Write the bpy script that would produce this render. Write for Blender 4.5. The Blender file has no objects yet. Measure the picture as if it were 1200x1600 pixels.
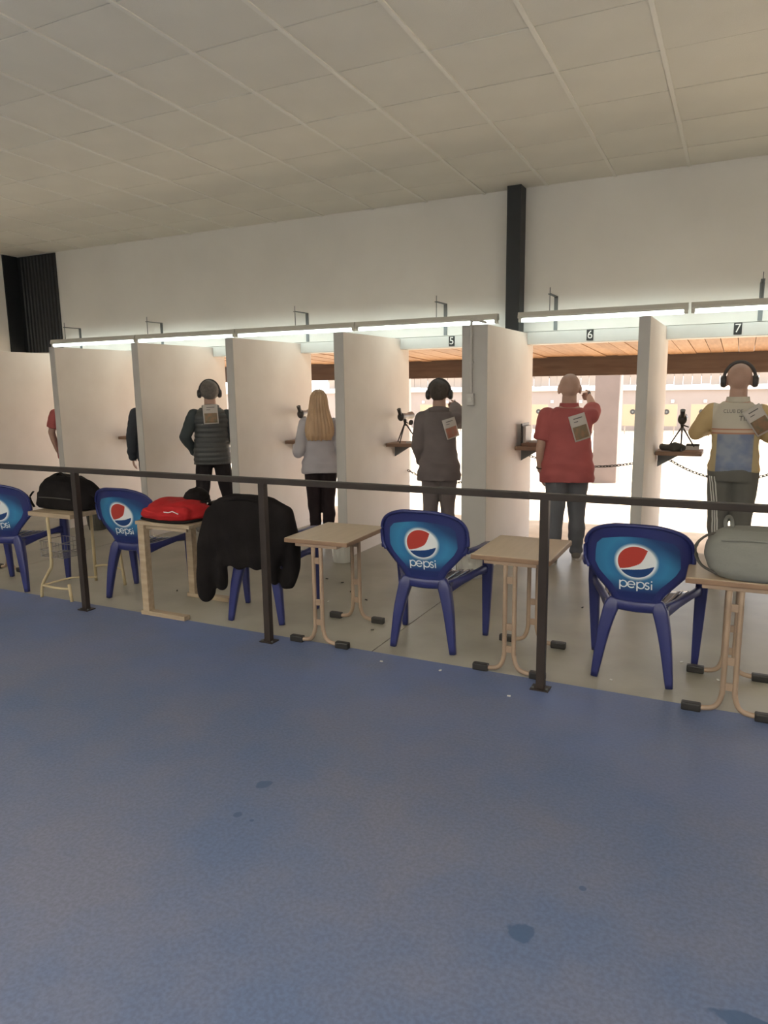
import bpy, bmesh, math, random
import numpy as np
from mathutils import Vector, Matrix
from mathutils.bvhtree import BVHTree

scene = bpy.context.scene
col = scene.collection
PI = math.pi
random.seed(7)

# ------------------------------------------------------------------ camera
CAM_H = 1.62
FPX, YAW, PITCH, ROLL = 1121.53, -0.462481, 0.173491, 0.013714
cy_, sy_ = math.cos(YAW), math.sin(YAW)
cp_, sp_ = math.cos(PITCH), math.sin(PITCH)
fw = Vector((sy_ * cp_, cy_ * cp_, -sp_))
rt = Vector((cy_, -sy_, 0.0))
dn = fw.cross(rt)
rt2 = math.cos(ROLL) * rt + math.sin(ROLL) * dn
dn2 = -math.sin(ROLL) * rt + math.cos(ROLL) * dn
cam_data = bpy.data.cameras.new('camera')
cam = bpy.data.objects.new('camera', cam_data)
col.objects.link(cam)
cam.matrix_world = Matrix(((rt2.x, -dn2.x, -fw.x, 0.0), (rt2.y, -dn2.y, -fw.y, 0.0),
                           (rt2.z, -dn2.z, -fw.z, CAM_H), (0, 0, 0, 1)))
cam_data.sensor_fit = 'VERTICAL'
cam_data.sensor_height = 36.0
cam_data.lens = 36.0 * FPX / 1600.0
cam_data.clip_start = 0.05
cam_data.clip_end = 300
scene.camera = cam

# ------------------------------------------------------------------ sky, sun, exposure
world = bpy.data.worlds.new('sky')
scene.world = world
world.use_nodes = True
bg = world.node_tree.nodes['Background']
bg.inputs['Color'].default_value = (0.92, 0.95, 1.0, 1)
bg.inputs['Strength'].default_value = 1.9
sun_data = bpy.data.lights.new('sun', 'SUN')
sun_data.energy = 8.0
sun_data.angle = math.radians(2.0)
sun_data.color = (1.0, 0.93, 0.82)
sun = bpy.data.objects.new('sun', sun_data)
col.objects.link(sun)
sun.rotation_euler = Vector((-0.62, -0.22, -0.75)).to_track_quat('-Z', 'Y').to_euler()
sun.location = (6, 12, 14)
scene.view_settings.view_transform = 'Standard'
scene.view_settings.look = 'None'
scene.view_settings.gamma = 1.0
scene.view_settings.exposure = 1.0
scene.view_settings.use_curve_mapping = False
LAMP_FILL = 20.0      # watts of each fill lamp added behind the camera
LAMP_TUBE = 6.5       # emission strength of the tubes above the booths

# ------------------------------------------------------------------ helpers
def tag(o, label=None, cat=None, group=None, kind=None):
    if label: o['label'] = label
    if cat: o['category'] = cat
    if group: o['group'] = group
    if kind: o['kind'] = kind
    return o

def empty(name, loc=(0, 0, 0), rz=0.0):
    o = bpy.data.objects.new(name, None)
    o.empty_display_size = 0.1
    o.location = loc
    o.rotation_euler = (0, 0, rz)
    col.objects.link(o)
    return o

def link_mesh(name, me, mat, parent=None, loc=None):
    o = bpy.data.objects.new(name, me)
    if mat is not None and len(me.materials) == 0:
        me.materials.append(mat)
    col.objects.link(o)
    if parent is not None: o.parent = parent
    if loc is not None: o.location = loc
    return o

def copy_tree(o, parent=None):
    c = o.copy()
    col.objects.link(c)
    c.parent = parent
    for ch in list(o.children):
        copy_tree(ch, c)
    return c

class MB:
    def __init__(self):
        self.v = []; self.f = []
    def add(self, vs, fs):
        b = len(self.v)
        self.v += [tuple(p) for p in vs]
        self.f += [tuple(i + b for i in f) for f in fs]
        return self
    def box(self, x0, x1, y0, y1, z0, z1):
        vs = [(x0, y0, z0), (x1, y0, z0), (x1, y1, z0), (x0, y1, z0), (x0, y0, z1), (x1, y0, z1), (x1, y1, z1), (x0, y1, z1)]
        return self.add(vs, [(0, 3, 2, 1), (4, 5, 6, 7), (0, 1, 5, 4), (1, 2, 6, 5), (2, 3, 7, 6), (3, 0, 4, 7)])
    def bbox(self, x0, x1, y0, y1, z0, z1, b=0.004):
        bm = bmesh.new()
        m = Matrix.LocRotScale(((x0 + x1) / 2, (y0 + y1) / 2, (z0 + z1) / 2), None, (x1 - x0, y1 - y0, z1 - z0))
        bmesh.ops.create_cube(bm, size=1.0, matrix=m)
        bmesh.ops.bevel(bm, geom=list(bm.edges), offset=b, segments=2, affect='EDGES', profile=0.6)
        bm.verts.index_update()
        self.add([v.co[:] for v in bm.verts], [[v.index for v in f.verts] for f in bm.faces])
        bm.free()
        return self
    def prism(self, poly, axis, a0, a1):
        # poly: 2-D points; axis: extruded axis 'x','y','z'
        n = len(poly)
        def P(p, a):
            if axis == 'x': return (a, p[0], p[1])
            if axis == 'y': return (p[0], a, p[1])
            return (p[0], p[1], a)
        vs = [P(p, a0) for p in poly] + [P(p, a1) for p in poly]
        fs = [tuple(range(n)), tuple(range(2 * n - 1, n - 1, -1))]
        fs += [(i, i + n, (i + 1) % n + n, (i + 1) % n) for i in range(n)]
        return self.add(vs, fs)
    def sphere(self, c, r, s=(1, 1, 1), nu=16, nv=10):
        vs = [(c[0], c[1], c[2] + r * s[2])]
        for j in range(1, nv):
            t = PI * j / nv
            for i in range(nu):
                a = 2 * PI * i / nu
                vs.append((c[0] + r * s[0] * math.sin(t) * math.cos(a), c[1] + r * s[1] * math.sin(t) * math.sin(a), c[2] + r * s[2] * math.cos(t)))
        vs.append((c[0], c[1], c[2] - r * s[2]))
        fs = []
        for i in range(nu):
            k = (i + 1) % nu
            fs.append((0, 1 + i, 1 + k))
            for j in range(nv - 2):
                fs.append((1 + j * nu + i, 1 + (j + 1) * nu + i, 1 + (j + 1) * nu + k, 1 + j * nu + k))
            fs.append((1 + (nv - 2) * nu + i, len(vs) - 1, 1 + (nv - 2) * nu + k))
        return self.add(vs, fs)
    def loft(self, rings, seg=24):
        # rings: (cx, cy, cz, rx, ry[, power]) horizontal super-ellipses, bottom to top
        vs = []; fs = []
        for rg in rings:
            cx, cy, cz, rx, ry = rg[:5]
            pw = rg[5] if len(rg) > 5 else 2.0
            for i in range(seg):
                a = 2 * PI * i / seg
                ca, sa = math.cos(a), math.sin(a)
                x = math.copysign(abs(ca) ** (2 / pw), ca); y = math.copysign(abs(sa) ** (2 / pw), sa)
                vs.append((cx + rx * x, cy + ry * y, cz))
        n = len(rings)
        fs.append(tuple(range(seg - 1, -1, -1)))
        fs.append(tuple((n - 1) * seg + i for i in range(seg)))
        for j in range(n - 1):
            for i in range(seg):
                k = (i + 1) % seg
                fs.append((j * seg + i, j * seg + k, (j + 1) * seg + k, (j + 1) * seg + i))
        return self.add(vs, fs)
    def sweep(self, pts, sizes, seg=10, up=(0, 0, 1), pw=2.6, smooth=0, closed=False):
        # tube along pts; sizes: radius or (half-width, half-height) for each point
        P = [Vector(p) for p in pts]
        S = [(s, s) if isinstance(s, (int, float)) else s for s in sizes] if isinstance(sizes, (list, tuple)) and len(sizes) == len(pts) and not (len(pts) == 2 and isinstance(sizes, tuple)) else [(sizes, sizes) if isinstance(sizes, (int, float)) else sizes] * len(P)
        if smooth:
            Q = []; T = []
            n = len(P)
            rng = range(n if closed else n - 1)
            for i in rng:
                p0, p1, p2, p3 = (P[(i - 1) % n], P[i], P[(i + 1) % n], P[(i + 2) % n]) if closed else (P[max(i - 1, 0)], P[i], P[i + 1], P[min(i + 2, n - 1)])
                s1, s2 = S[i], S[(i + 1) % n]
                for q in range(smooth):
                    t = q / smooth
                    Q.append(0.5 * ((2 * p1) + (p2 - p0) * t + (2 * p0 - 5 * p1 + 4 * p2 - p3) * t * t + (3 * p1 - p0 - 3 * p2 + p3) * t ** 3))
                    T.append((s1[0] + (s2[0] - s1[0]) * t, s1[1] + (s2[1] - s1[1]) * t))
            if not closed:
                Q.append(P[-1]); T.append(S[-1])
            P, S = Q, T
        n = len(P)
        upv = Vector(up)
        vs = []
        for i in range(n):
            if closed: d = P[(i + 1) % n] - P[(i - 1) % n]
            else: d = P[min(i + 1, n - 1)] - P[max(i - 1, 0)]
            d.normalize()
            u = upv
            if abs(d.dot(u)) > 0.97: u = Vector((1, 0, 0)) if abs(d.x) < 0.9 else Vector((0, 1, 0))
            sx = d.cross(u).normalized()
            sz = sx.cross(d).normalized()
            for k in range(seg):
                a = 2 * PI * k / seg
                ca, sa = math.cos(a), math.sin(a)
                x = math.copysign(abs(ca) ** (2 / pw), ca) * S[i][0]; y = math.copysign(abs(sa) ** (2 / pw), sa) * S[i][1]
                vs.append(P[i] + sx * x + sz * y)
        fs = []
        for j in range(n if closed else n - 1):
            for k in range(seg):
                m = (k + 1) % seg
                j2 = (j + 1) % n
                fs.append((j * seg + k, j2 * seg + k, j2 * seg + m, j * seg + m))
        if not closed:
            fs.append(tuple(range(seg))); fs.append(tuple((n - 1) * seg + seg - 1 - k for k in range(seg)))
        return self.add(vs, fs)
    def cyl(self, p0, p1, r0, r1=None, seg=14):
        r1 = r0 if r1 is None else r1
        return self.sweep([p0, p1], [r0, r1], seg=seg, pw=2.0)
    def limb(self, pts, radii, seg=14):
        for p, r in zip(pts, radii): self.sphere(p, r, nu=seg, nv=8)
        for i in range(len(pts) - 1): self.cyl(pts[i], pts[i + 1], radii[i], radii[i + 1], seg)
        return self
    def lathe(self, prof, c=(0, 0, 0), seg=20):
        vs = []
        for r, z in prof:
            for i in range(seg):
                a = 2 * PI * i / seg
                vs.append((c[0] + r * math.cos(a), c[1] + r * math.sin(a), c[2] + z))
        fs = []
        for j in range(len(prof) - 1):
            for i in range(seg):
                k = (i + 1) % seg
                fs.append((j * seg + i, j * seg + k, (j + 1) * seg + k, (j + 1) * seg + i))
        fs.append(tuple(range(seg - 1, -1, -1)))
        fs.append(tuple((len(prof) - 1) * seg + i for i in range(seg)))
        return self.add(vs, fs)
    def xf(self, m):
        self.v = [tuple(m @ Vector(p)) for p in self.v]
        return self
    def mesh(self, name, smooth=False, recalc=True):
        me = bpy.data.meshes.new(name)
        me.from_pydata(self.v, [], self.f)
        if recalc:
            bm = bmesh.new(); bm.from_mesh(me)
            bmesh.ops.recalc_face_normals(bm, faces=bm.faces)
            bm.to_mesh(me); bm.free()
        if smooth:
            me.polygons.foreach_set('use_smooth', [True] * len(me.polygons))
            if smooth != 'all':
                try: me.set_sharp_from_angle(angle=math.radians(40))
                except Exception: pass
        me.update()
        return me
    def build(self, name, mat, parent=None, smooth=False, recalc=True, loc=None):
        return link_mesh(name, self.mesh(name, smooth, recalc), mat, parent, loc)

def blob(mb, voxel=0.01, it=6, fac=0.5, disp=None):
    """voxel-fused, smoothed mesh of overlapping closed shells"""
    me = mb.mesh('tmp')
    o = bpy.data.objects.new('tmp', me); col.objects.link(o)
    m = o.modifiers.new('r', 'REMESH'); m.mode = 'VOXEL'; m.voxel_size = voxel
    if it:
        s = o.modifiers.new('s', 'SMOOTH'); s.factor = fac; s.iterations = it
    dg = bpy.context.evaluated_depsgraph_get()
    out = bpy.data.meshes.new_from_object(o.evaluated_get(dg))
    bpy.data.objects.remove(o); bpy.data.meshes.remove(me)
    if disp is not None:
        n = len(out.vertices)
        co = np.empty(n * 3); out.vertices.foreach_get('co', co); co = co.reshape(-1, 3)
        no = np.empty(n * 3); out.vertices.foreach_get('normal', no); no = no.reshape(-1, 3)
        d = disp(co, no)
        if d.ndim == 1: d = no * d[:, None]
        out.vertices.foreach_set('co', (co + d).ravel())
    out.polygons.foreach_set('use_smooth', [True] * len(out.polygons))
    out.update()
    return out

def wav(co, seed, freq, octv=3):
    """cheap smooth noise made of random plane waves"""
    r = np.random.RandomState(seed)
    out = np.zeros(len(co)); amp = 1.0; f = freq
    for _ in range(octv):
        for _ in range(5):
            k = r.normal(size=3); k /= np.linalg.norm(k)
            out += amp * np.sin(co @ (k * f) + r.uniform(0, 6.28)) / 3.2
        amp *= 0.5; f *= 2.1
    return out

# ------------------------------------------------------------------ materials
def mat(name, color, rough=0.6, metal=0.0, var=0.0, vscale=6.0, bump=0.0, bscale=60.0, color2=None, stretch=None, spec=None, detail=4.0):
    m = bpy.data.materials.new(name)
    m.use_nodes = True
    nt = m.node_tree
    b = nt.nodes['Principled BSDF']
    b.inputs['Base Color'].default_value = (*color, 1)
    b.inputs['Roughness'].default_value = rough
    b.inputs['Metallic'].default_value = metal
    if spec is not None: b.inputs['Specular IOR Level'].default_value = spec
    if var or color2 or bump:
        tc = nt.nodes.new('ShaderNodeTexCoord')
        mp = nt.nodes.new('ShaderNodeMapping')
        nt.links.new(tc.outputs['Object'], mp.inputs['Vector'])
        if stretch: mp.inputs['Scale'].default_value = stretch
    if var or color2:
        n = nt.nodes.new('ShaderNodeTexNoise')
        n.inputs['Scale'].default_value = vscale; n.inputs['Detail'].default_value = detail
        nt.links.new(mp.outputs['Vector'], n.inputs['Vector'])
        r = nt.nodes.new('ShaderNodeValToRGB')
        c2 = color2 if color2 else tuple(max(0, c * (1 - var)) for c in color)
        c1 = color if color2 else tuple(min(1, c * (1 + var)) for c in color)
        r.color_ramp.elements[0].position = 0.32; r.color_ramp.elements[1].position = 0.68
        r.color_ramp.elements[0].color = (*c2, 1); r.color_ramp.elements[1].color = (*c1, 1)
        nt.links.new(n.outputs['Fac'], r.inputs['Fac'])
        nt.links.new(r.outputs['Color'], b.inputs['Base Color'])
    if bump:
        n2 = nt.nodes.new('ShaderNodeTexNoise')
        n2.inputs['Scale'].default_value = bscale; n2.inputs['Detail'].default_value = 3
        nt.links.new(mp.outputs['Vector'], n2.inputs['Vector'])
        bp = nt.nodes.new('ShaderNodeBump')
        bp.inputs['Strength'].default_value = bump; bp.inputs['Distance'].default_value = 0.01
        nt.links.new(n2.outputs['Fac'], bp.inputs['Height'])
        nt.links.new(bp.outputs['Normal'], b.inputs['Normal'])
    return m

def emis(name, color, strength):
    m = bpy.data.materials.new(name); m.use_nodes = True
    nt = m.node_tree; nt.nodes.clear()
    e = nt.nodes.new('ShaderNodeEmission'); o = nt.nodes.new('ShaderNodeOutputMaterial')
    e.inputs['Color'].default_value = (*color, 1); e.inputs['Strength'].default_value = strength
    nt.links.new(e.outputs['Emission'], o.inputs['Surface'])
    return m

M = {}
M['wall'] = mat('plaster_wall', (0.80, 0.775, 0.725), 0.9, var=0.04, vscale=1.3, bump=0.08, bscale=25)
M['panel'] = mat('booth_panel_paint', (0.72, 0.66, 0.605), 0.75, color2=(0.66, 0.595, 0.54), vscale=2.2, bump=0.05, bscale=20)
M['panel_edge'] = mat('booth_panel_edge', (0.46, 0.44, 0.42), 0.7, var=0.04, vscale=3)
M['lintel'] = mat('lintel_paint', (0.66, 0.66, 0.63), 0.7, var=0.03)
M['tile'] = mat('ceiling_tile', (0.80, 0.775, 0.68), 0.85, var=0.03, vscale=2.0, bump=0.25, bscale=220)
M['tbar'] = mat('ceiling_grid_bar', (0.84, 0.82, 0.73), 0.5)
M['plenum'] = mat('ceiling_plenum', (0.18, 0.17, 0.15), 0.9)
M['slab'] = mat('booth_concrete', (0.36, 0.335, 0.275), 0.42, color2=(0.27, 0.25, 0.20), vscale=2.0, bump=0.05, bscale=40)
M['steel'] = mat('dark_steel', (0.018, 0.021, 0.024), 0.45, metal=0.2, var=0.1, vscale=4)
M['rail'] = mat('brown_black_rail_paint', (0.030, 0.022, 0.019), 0.5, spec=0.3, var=0.15, vscale=8)
M['batten'] = mat('batten_housing', (0.55, 0.53, 0.48), 0.5)
M['tube'] = emis('fluorescent_tube', (0.86, 1.0, 0.95), LAMP_TUBE)
M['galv'] = mat('grey_bracket_metal', (0.16, 0.17, 0.17), 0.5, metal=0.6)
M['plank'] = mat('pine_board', (0.46, 0.27, 0.145), 0.6, color2=(0.36, 0.19, 0.09), vscale=5, stretch=(6, 0.7, 6))
M['plank2'] = mat('darker_pine_board', (0.39, 0.215, 0.11), 0.6, color2=(0.29, 0.15, 0.07), vscale=5, stretch=(6, 0.7, 6))
M['beam'] = mat('weathered_beam', (0.17, 0.125, 0.095), 0.8, color2=(0.13, 0.092, 0.072), vscale=4, stretch=(0.7, 6, 6))
M['sand'] = mat('range_sand', (0.72, 0.60, 0.46), 0.95, color2=(0.55, 0.44, 0.32), vscale=2.5, bump=0.6, bscale=8)
M['pillar'] = mat('pink_concrete', (0.21, 0.165, 0.15), 0.85, color2=(0.185, 0.145, 0.13), vscale=3)
M['backwall'] = mat('range_wall_render', (0.30, 0.255, 0.235), 0.9, color2=(0.27, 0.23, 0.21), vscale=1.0)
M['white'] = mat('white_paint', (0.8, 0.79, 0.76), 0.6)
M['fence'] = mat('fence_board', (0.30, 0.25, 0.21), 0.85, var=0.15, vscale=1.0)
M['targetcard'] = mat('target_card', (0.33, 0.26, 0.18), 0.8)
M['black'] = mat('black_print', (0.03, 0.03, 0.03), 0.6)
M['blue'] = mat('blue_chair_plastic', (0.021, 0.027, 0.125), 0.34, spec=0.5)
M['seatblue'] = mat('blue_seat_plastic', (0.03, 0.038, 0.11), 0.2, spec=1.0)
M['logo_red'] = mat('print_red', (0.42, 0.045, 0.03), 0.4)
M['logo_white'] = mat('print_white', (0.72, 0.74, 0.74), 0.4)
M['logo_blue'] = mat('print_navy', (0.012, 0.05, 0.17), 0.4)
M['desktop'] = mat('desk_laminate', (0.46, 0.36, 0.25), 0.38, color2=(0.42, 0.325, 0.22), vscale=4, stretch=(8, 1, 8))
M['deskedge'] = mat('desk_edge_wood', (0.23, 0.14, 0.085), 0.5, var=0.1, vscale=10)
M['oldwood'] = mat('worn_table_wood', (0.40, 0.31, 0.215), 0.6, color2=(0.30, 0.225, 0.15), vscale=5, stretch=(1, 6, 6))
M['beige_tube'] = mat('beige_painted_tube', (0.31, 0.22, 0.155), 0.4, var=0.08, vscale=9)
M['cream_tube'] = mat('cream_painted_tube', (0.46, 0.37, 0.22), 0.45, var=0.08, vscale=9)
M['rubber'] = mat('black_rubber', (0.02, 0.018, 0.017), 0.5)
M['wire'] = mat('grey_wire', (0.20, 0.19, 0.19), 0.4, metal=0.5)
M['blackcloth'] = mat('black_cloth', (0.013, 0.011, 0.011), 0.9, spec=0.12, var=0.2, vscale=8, bump=0.2, bscale=150)
M['redcloth'] = mat('red_cloth', (0.36, 0.016, 0.018), 0.8, spec=0.2, var=0.1, vscale=8, bump=0.15, bscale=120)
M['glare_grey'] = mat('glare_lifted_canvas', (0.20, 0.20, 0.18), 0.85, var=0.06, vscale=5, bump=0.2, bscale=200)  # veiling glare put into the base colour, lifting the dark canvas
M['strapgrey'] = mat('dark_strap', (0.07, 0.065, 0.055), 0.8)
M['shelfwood'] = mat('shelf_wood', (0.22, 0.13, 0.085), 0.6, var=0.12, vscale=6)
M['scope'] = mat('scope_black', (0.03, 0.026, 0.025), 0.35)
M['scopegrey'] = mat('scope_grey', (0.22, 0.19, 0.18), 0.35)
M['chain'] = mat('chain_steel', (0.07, 0.07, 0.068), 0.5, metal=0.3)
M['plastic_white'] = mat('white_plastic', (0.58, 0.57, 0.54), 0.45)
M['conduit'] = mat('painted_conduit', (0.50, 0.48, 0.46), 0.55)
M['skin'] = mat('skin', (0.50, 0.31, 0.24), 0.55, var=0.06, vscale=12)
M['skin_dark'] = mat('tanned_skin', (0.42, 0.27, 0.215), 0.55, var=0.06, vscale=12)
M['eye'] = mat('eye', (0.05, 0.035, 0.03), 0.2)
M['lip'] = mat('lip', (0.35, 0.14, 0.11), 0.5)
M['muff'] = mat('ear_muff_plastic', (0.045, 0.04, 0.04), 0.45)
M['paper'] = None

# ------------------------------------------------------------------ blue floor paint with stains and scuffs
def blue_floor_mat():
    m = bpy.data.materials.new('blue_floor_paint'); m.use_nodes = True
    nt = m.node_tree; L = nt.links.new
    b = nt.nodes['Principled BSDF']
    tc = nt.nodes.new('ShaderNodeTexCoord')
    def noise(scale, detail, rough=0.5):
        n = nt.nodes.new('ShaderNodeTexNoise'); n.inputs['Scale'].default_value = scale
        n.inputs['Detail'].default_value = detail; n.inputs['Roughness'].default_value = rough
        L(tc.outputs['Object'], n.inputs['Vector']); return n
    def ramp(src, p0, c0, p1, c1):
        r = nt.nodes.new('ShaderNodeValToRGB')
        r.color_ramp.elements[0].position = p0; r.color_ramp.elements[1].position = p1
        r.color_ramp.elements[0].color = (*c0, 1); r.color_ramp.elements[1].color = (*c1, 1)
        L(src, r.inputs['Fac']); return r
    n1 = noise(1.15, 6, 0.65)
    base = ramp(n1.outputs['Fac'], 0.40, (0.098, 0.130, 0.222), 0.62, (0.138, 0.148, 0.208))
    n2 = noise(70, 2)
    grain = ramp(n2.outputs['Fac'], 0.35, (0.88, 0.88, 0.88), 0.65, (1.08, 1.08, 1.08))
    mx = nt.nodes.new('ShaderNodeMix'); mx.data_type = 'RGBA'; mx.blend_type = 'MULTIPLY'; mx.inputs[0].default_value = 1.0
    L(base.outputs['Color'], mx.inputs[6]); L(grain.outputs['Color'], mx.inputs[7])
    # paint less worn, hence bluer, along the strip under the handrail
    sepw = nt.nodes.new('ShaderNodeSeparateXYZ'); L(tc.outputs['Object'], sepw.inputs[0])
    wm = nt.nodes.new('ShaderNodeMapRange'); wm.inputs[1].default_value = 2.5; wm.inputs[2].default_value = 3.85; wm.inputs[3].default_value = 0.0; wm.inputs[4].default_value = 1.0
    L(sepw.outputs[1], wm.inputs[0])
    n3 = noise(1.6, 4, 0.6)
    wr = ramp(n3.outputs['Fac'], 0.38, (0.25, 0.25, 0.25), 0.62, (1, 1, 1))
    wf = nt.nodes.new('ShaderNodeMath'); wf.operation = 'MULTIPLY'; L(wm.outputs[0], wf.inputs[0]); L(wr.outputs['Color'], wf.inputs[1])
    wx = nt.nodes.new('ShaderNodeMix'); wx.data_type = 'RGBA'; L(wf.outputs[0], wx.inputs[0]); L(mx.outputs[2], wx.inputs[6]); wx.inputs[7].default_value = (0.115, 0.155, 0.31, 1)
    cur = wx.outputs[2]
    warp = noise(14, 3)
    sep = nt.nodes.new('ShaderNodeSeparateXYZ'); L(tc.outputs['Object'], sep.inputs[0])
    def mth(op, a, bb=None):
        x = nt.nodes.new('ShaderNodeMath'); x.operation = op
        for i, q in enumerate((a, bb)):
            if q is None: continue
            if isinstance(q, (int, float)): x.inputs[i].default_value = q
            else: L(q, x.inputs[i])
        return x.outputs[0]
    for (sx, sy, rx, ry) in STAINS:
        dx = mth('DIVIDE', mth('SUBTRACT', sep.outputs[0], sx), rx)
        dy = mth('DIVIDE', mth('SUBTRACT', sep.outputs[1], sy), ry)
        d = mth('SQRT', mth('ADD', mth('MULTIPLY', dx, dx), mth('MULTIPLY', dy, dy)))
        d = mth('ADD', d, mth('MULTIPLY', mth('SUBTRACT', warp.outputs['Fac'], 0.5), 1.6))
        k = ramp(d, 0.86, (0.8, 0.8, 0.8), 1.06, (0, 0, 0))
        q = nt.nodes.new('ShaderNodeMix'); q.data_type = 'RGBA'
        L(k.outputs['Color'], q.inputs[0]); L(cur, q.inputs[6]); q.inputs[7].default_value = (0.040, 0.078, 0.155, 1)
        cur = q.outputs[2]
    L(cur, b.inputs['Base Color'])
    b.inputs['Roughness'].default_value = 0.5
    b.inputs['Specular IOR Level'].default_value = 0.35
    bp = nt.nodes.new('ShaderNodeBump'); bp.inputs['Strength'].default_value = 0.06; bp.inputs['Distance'].default_value = 0.01
    L(n2.outputs['Fac'], bp.inputs['Height']); L(bp.outputs['Normal'], b.inputs['Normal'])
    return m
# centre and radii of the damp stains, in metres
STAINS = [(-1.684, 2.224, 0.030, 0.036), (-1.645, 2.003, 0.018, 0.02), (-1.575, 1.994, 0.01, 0.01), (-0.502, 1.882, 0.052, 0.042), (0.10, 1.82, 0.075, 0.035), (-0.369, 2.152, 0.014, 0.014)]
M['bluefloor'] = blue_floor_mat()

# ------------------------------------------------------------------ room shell
XL, XR, YB, YE, YW = -9.21, 4.2, -4.6, 3.755, 7.12
def struct(name, mb, m, parent=None, smooth=False):
    o = mb.build(name, m, parent, smooth)
    if parent is None: o['kind'] = 'structure'
    return o
struct('floor', MB().box(XL - 0.2, XR, YB, YE, -0.2, 0.0), M['bluefloor'])
fb = struct('floor_booths', MB().box(XL - 0.2, XR, YE, 7.36, -0.2, -0.012), M['slab'])
for x0, x1 in ((XL - 0.2, -5.98), (-5.974, -1.972), (-1.966, XR)):
    MB().bbox(x0, x1, YE + 0.002, 7.36, -0.012, 0.0, 0.001).build('slab', M['slab'], fb)
struct('wall_left', MB().box(XL - 0.2, XL, YB, 7.36, 0, 3.9), M['wall'])
struct('wall_right', MB().box(XR, XR + 0.2, YB, 7.36, 0, 3.9), M['wall'])
struct('wall_back', MB().box(XL - 0.2, XR + 0.2, YB - 0.2, YB, 0, 3.9), M['wall'])
struct('wall_front', MB().box(XL, XR, YW, 7.36, 2.125, 3.75), M['wall'])
struct('trim_1', MB().bbox(-8.9, XR, 7.10, 7.33, 2.005, 2.12, 0.004), M['lintel'])

def ceil_z(y): return 3.452 + 0.027 * (YW - y)
ce = struct('ceiling', MB().add([(XL - .2, YB, ceil_z(YB) + .09), (XR + .2, YB, ceil_z(YB) + .09), (XR + .2, 7.3, ceil_z(7.3) + .09), (XL - .2, 7.3, ceil_z(7.3) + .09),
             (XL - .2, YB, ceil_z(YB) + .25), (XR + .2, YB, ceil_z(YB) + .25), (XR + .2, 7.3, ceil_z(7.3) + .25), (XL - .2, 7.3, ceil_z(7.3) + .25)],
             [(0, 3, 2, 1), (4, 5, 6, 7), (0, 1, 5, 4), (1, 2, 6, 5), (2, 3, 7, 6), (3, 0, 4, 7)]), M['plenum'])
GX, GY = 0.6155, 0.598
tilt = math.atan(-0.027)
xs = [-0.555 + GX * k for k in range(-14, 4)]
ys = [4.83 + GY * k for k in range(-4, 4)]
hw, hd = GX / 2 - 0.011, GY / 2 - 0.0045
tile_me = MB().bbox(-hw, hw, -hd, hd, 0.0, 0.012, 0.003).mesh('tile'); tile_me.materials.append(M['tile'])
def tile(cx, cy, sx=1.0, sy=1.0):
    o = bpy.data.objects.new('tile', tile_me); col.objects.link(o); o.parent = ce
    o.location = (cx, cy, ceil_z(cy) + random.uniform(0.006, 0.010)); o.rotation_euler = (tilt, 0, 0); o.scale = (sx, sy, 1)
    return o
for i, x in enumerate(xs):
    for y in ys[:-1]: tile(x + GX / 2, y + GY / 2)
    r = YW - ys[-1]
    tile(x + GX / 2, ys[-1] + r / 2 + 0.003, 1, (r - 0.012) / (2 * hd))
def bar(p0, p1, w):
    d = Vector(p1) - Vector(p0)
    MB().sweep([p0, p1], [(w, 0.012)] * 2, seg=4, pw=20).build('grid_bar', M['tbar'], ce)
for x in xs + [xs[-1] + GX]:
    MB().add([(x + sx * 0.013, y, ceil_z(y) + sz) for y in (ys[0], YW) for sz in (0.0, 0.03) for sx in (-1, 1)],
             [(0, 1, 3, 2), (4, 6, 7, 5), (0, 4, 5, 1), (2, 3, 7, 6), (0, 2, 6, 4), (1, 5, 7, 3)]).build('grid_bar', M['tbar'], ce)
for y in ys:
    MB().box(xs[0], xs[-1] + GX, y - 0.012, y + 0.012, ceil_z(y) + 0.014, ceil_z(y) + 0.03).build('grid_bar', M['tbar'], ce)
# plain tiled field of the same ceiling towards the back of the hall, out of the picture
MB().add([(XL, YB, ceil_z(YB)), (XR, YB, ceil_z(YB)), (XR, ys[0], ceil_z(ys[0])), (XL, ys[0], ceil_z(ys[0])),
          (XL, YB, ceil_z(YB) + .05), (XR, YB, ceil_z(YB) + .05), (XR, ys[0], ceil_z(ys[0]) + .05), (XL, ys[0], ceil_z(ys[0]) + .05)],
         [(0, 3, 2, 1), (4, 5, 6, 7), (0, 1, 5, 4), (1, 2, 6, 5), (2, 3, 7, 6), (3, 0, 4, 7)]).build('plain_field', M['tile'], ce)
MB().box(xs[-1] + GX, XR, ys[0], YW, ceil_z(YW) + .001, ceil_z(ys[0])).build('plain_field', M['tile'], ce)

# roof over the hall
struct('roof', MB().box(XL - 0.3, XR + 0.3, YB - 0.3, 7.5, 3.92, 4.05), M['plenum'])

# ------------------------------------------------------------------ black steel column and dark corner cladding
cr = empty('steel_column', (-2.055, 7.03, 2.09))
H0, H1 = 0.0, 1.365
w = 0.067
MB().box(-w, w, -0.085, -0.073, H0, H1).build('flange', M['steel'], cr)
MB().box(-w, w, 0.073, 0.085, H0, H1).build('flange', M['steel'], cr)
MB().box(-0.006, 0.006, -0.073, 0.073, H0, H1).build('web', M['steel'], cr)
MB().box(w - 0.006, w, -0.073, 0.073, H0, H1).build('side_plate', M['steel'], cr)
tag(cr, 'black steel column on the white wall above the thick booth partition', 'column')

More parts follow.
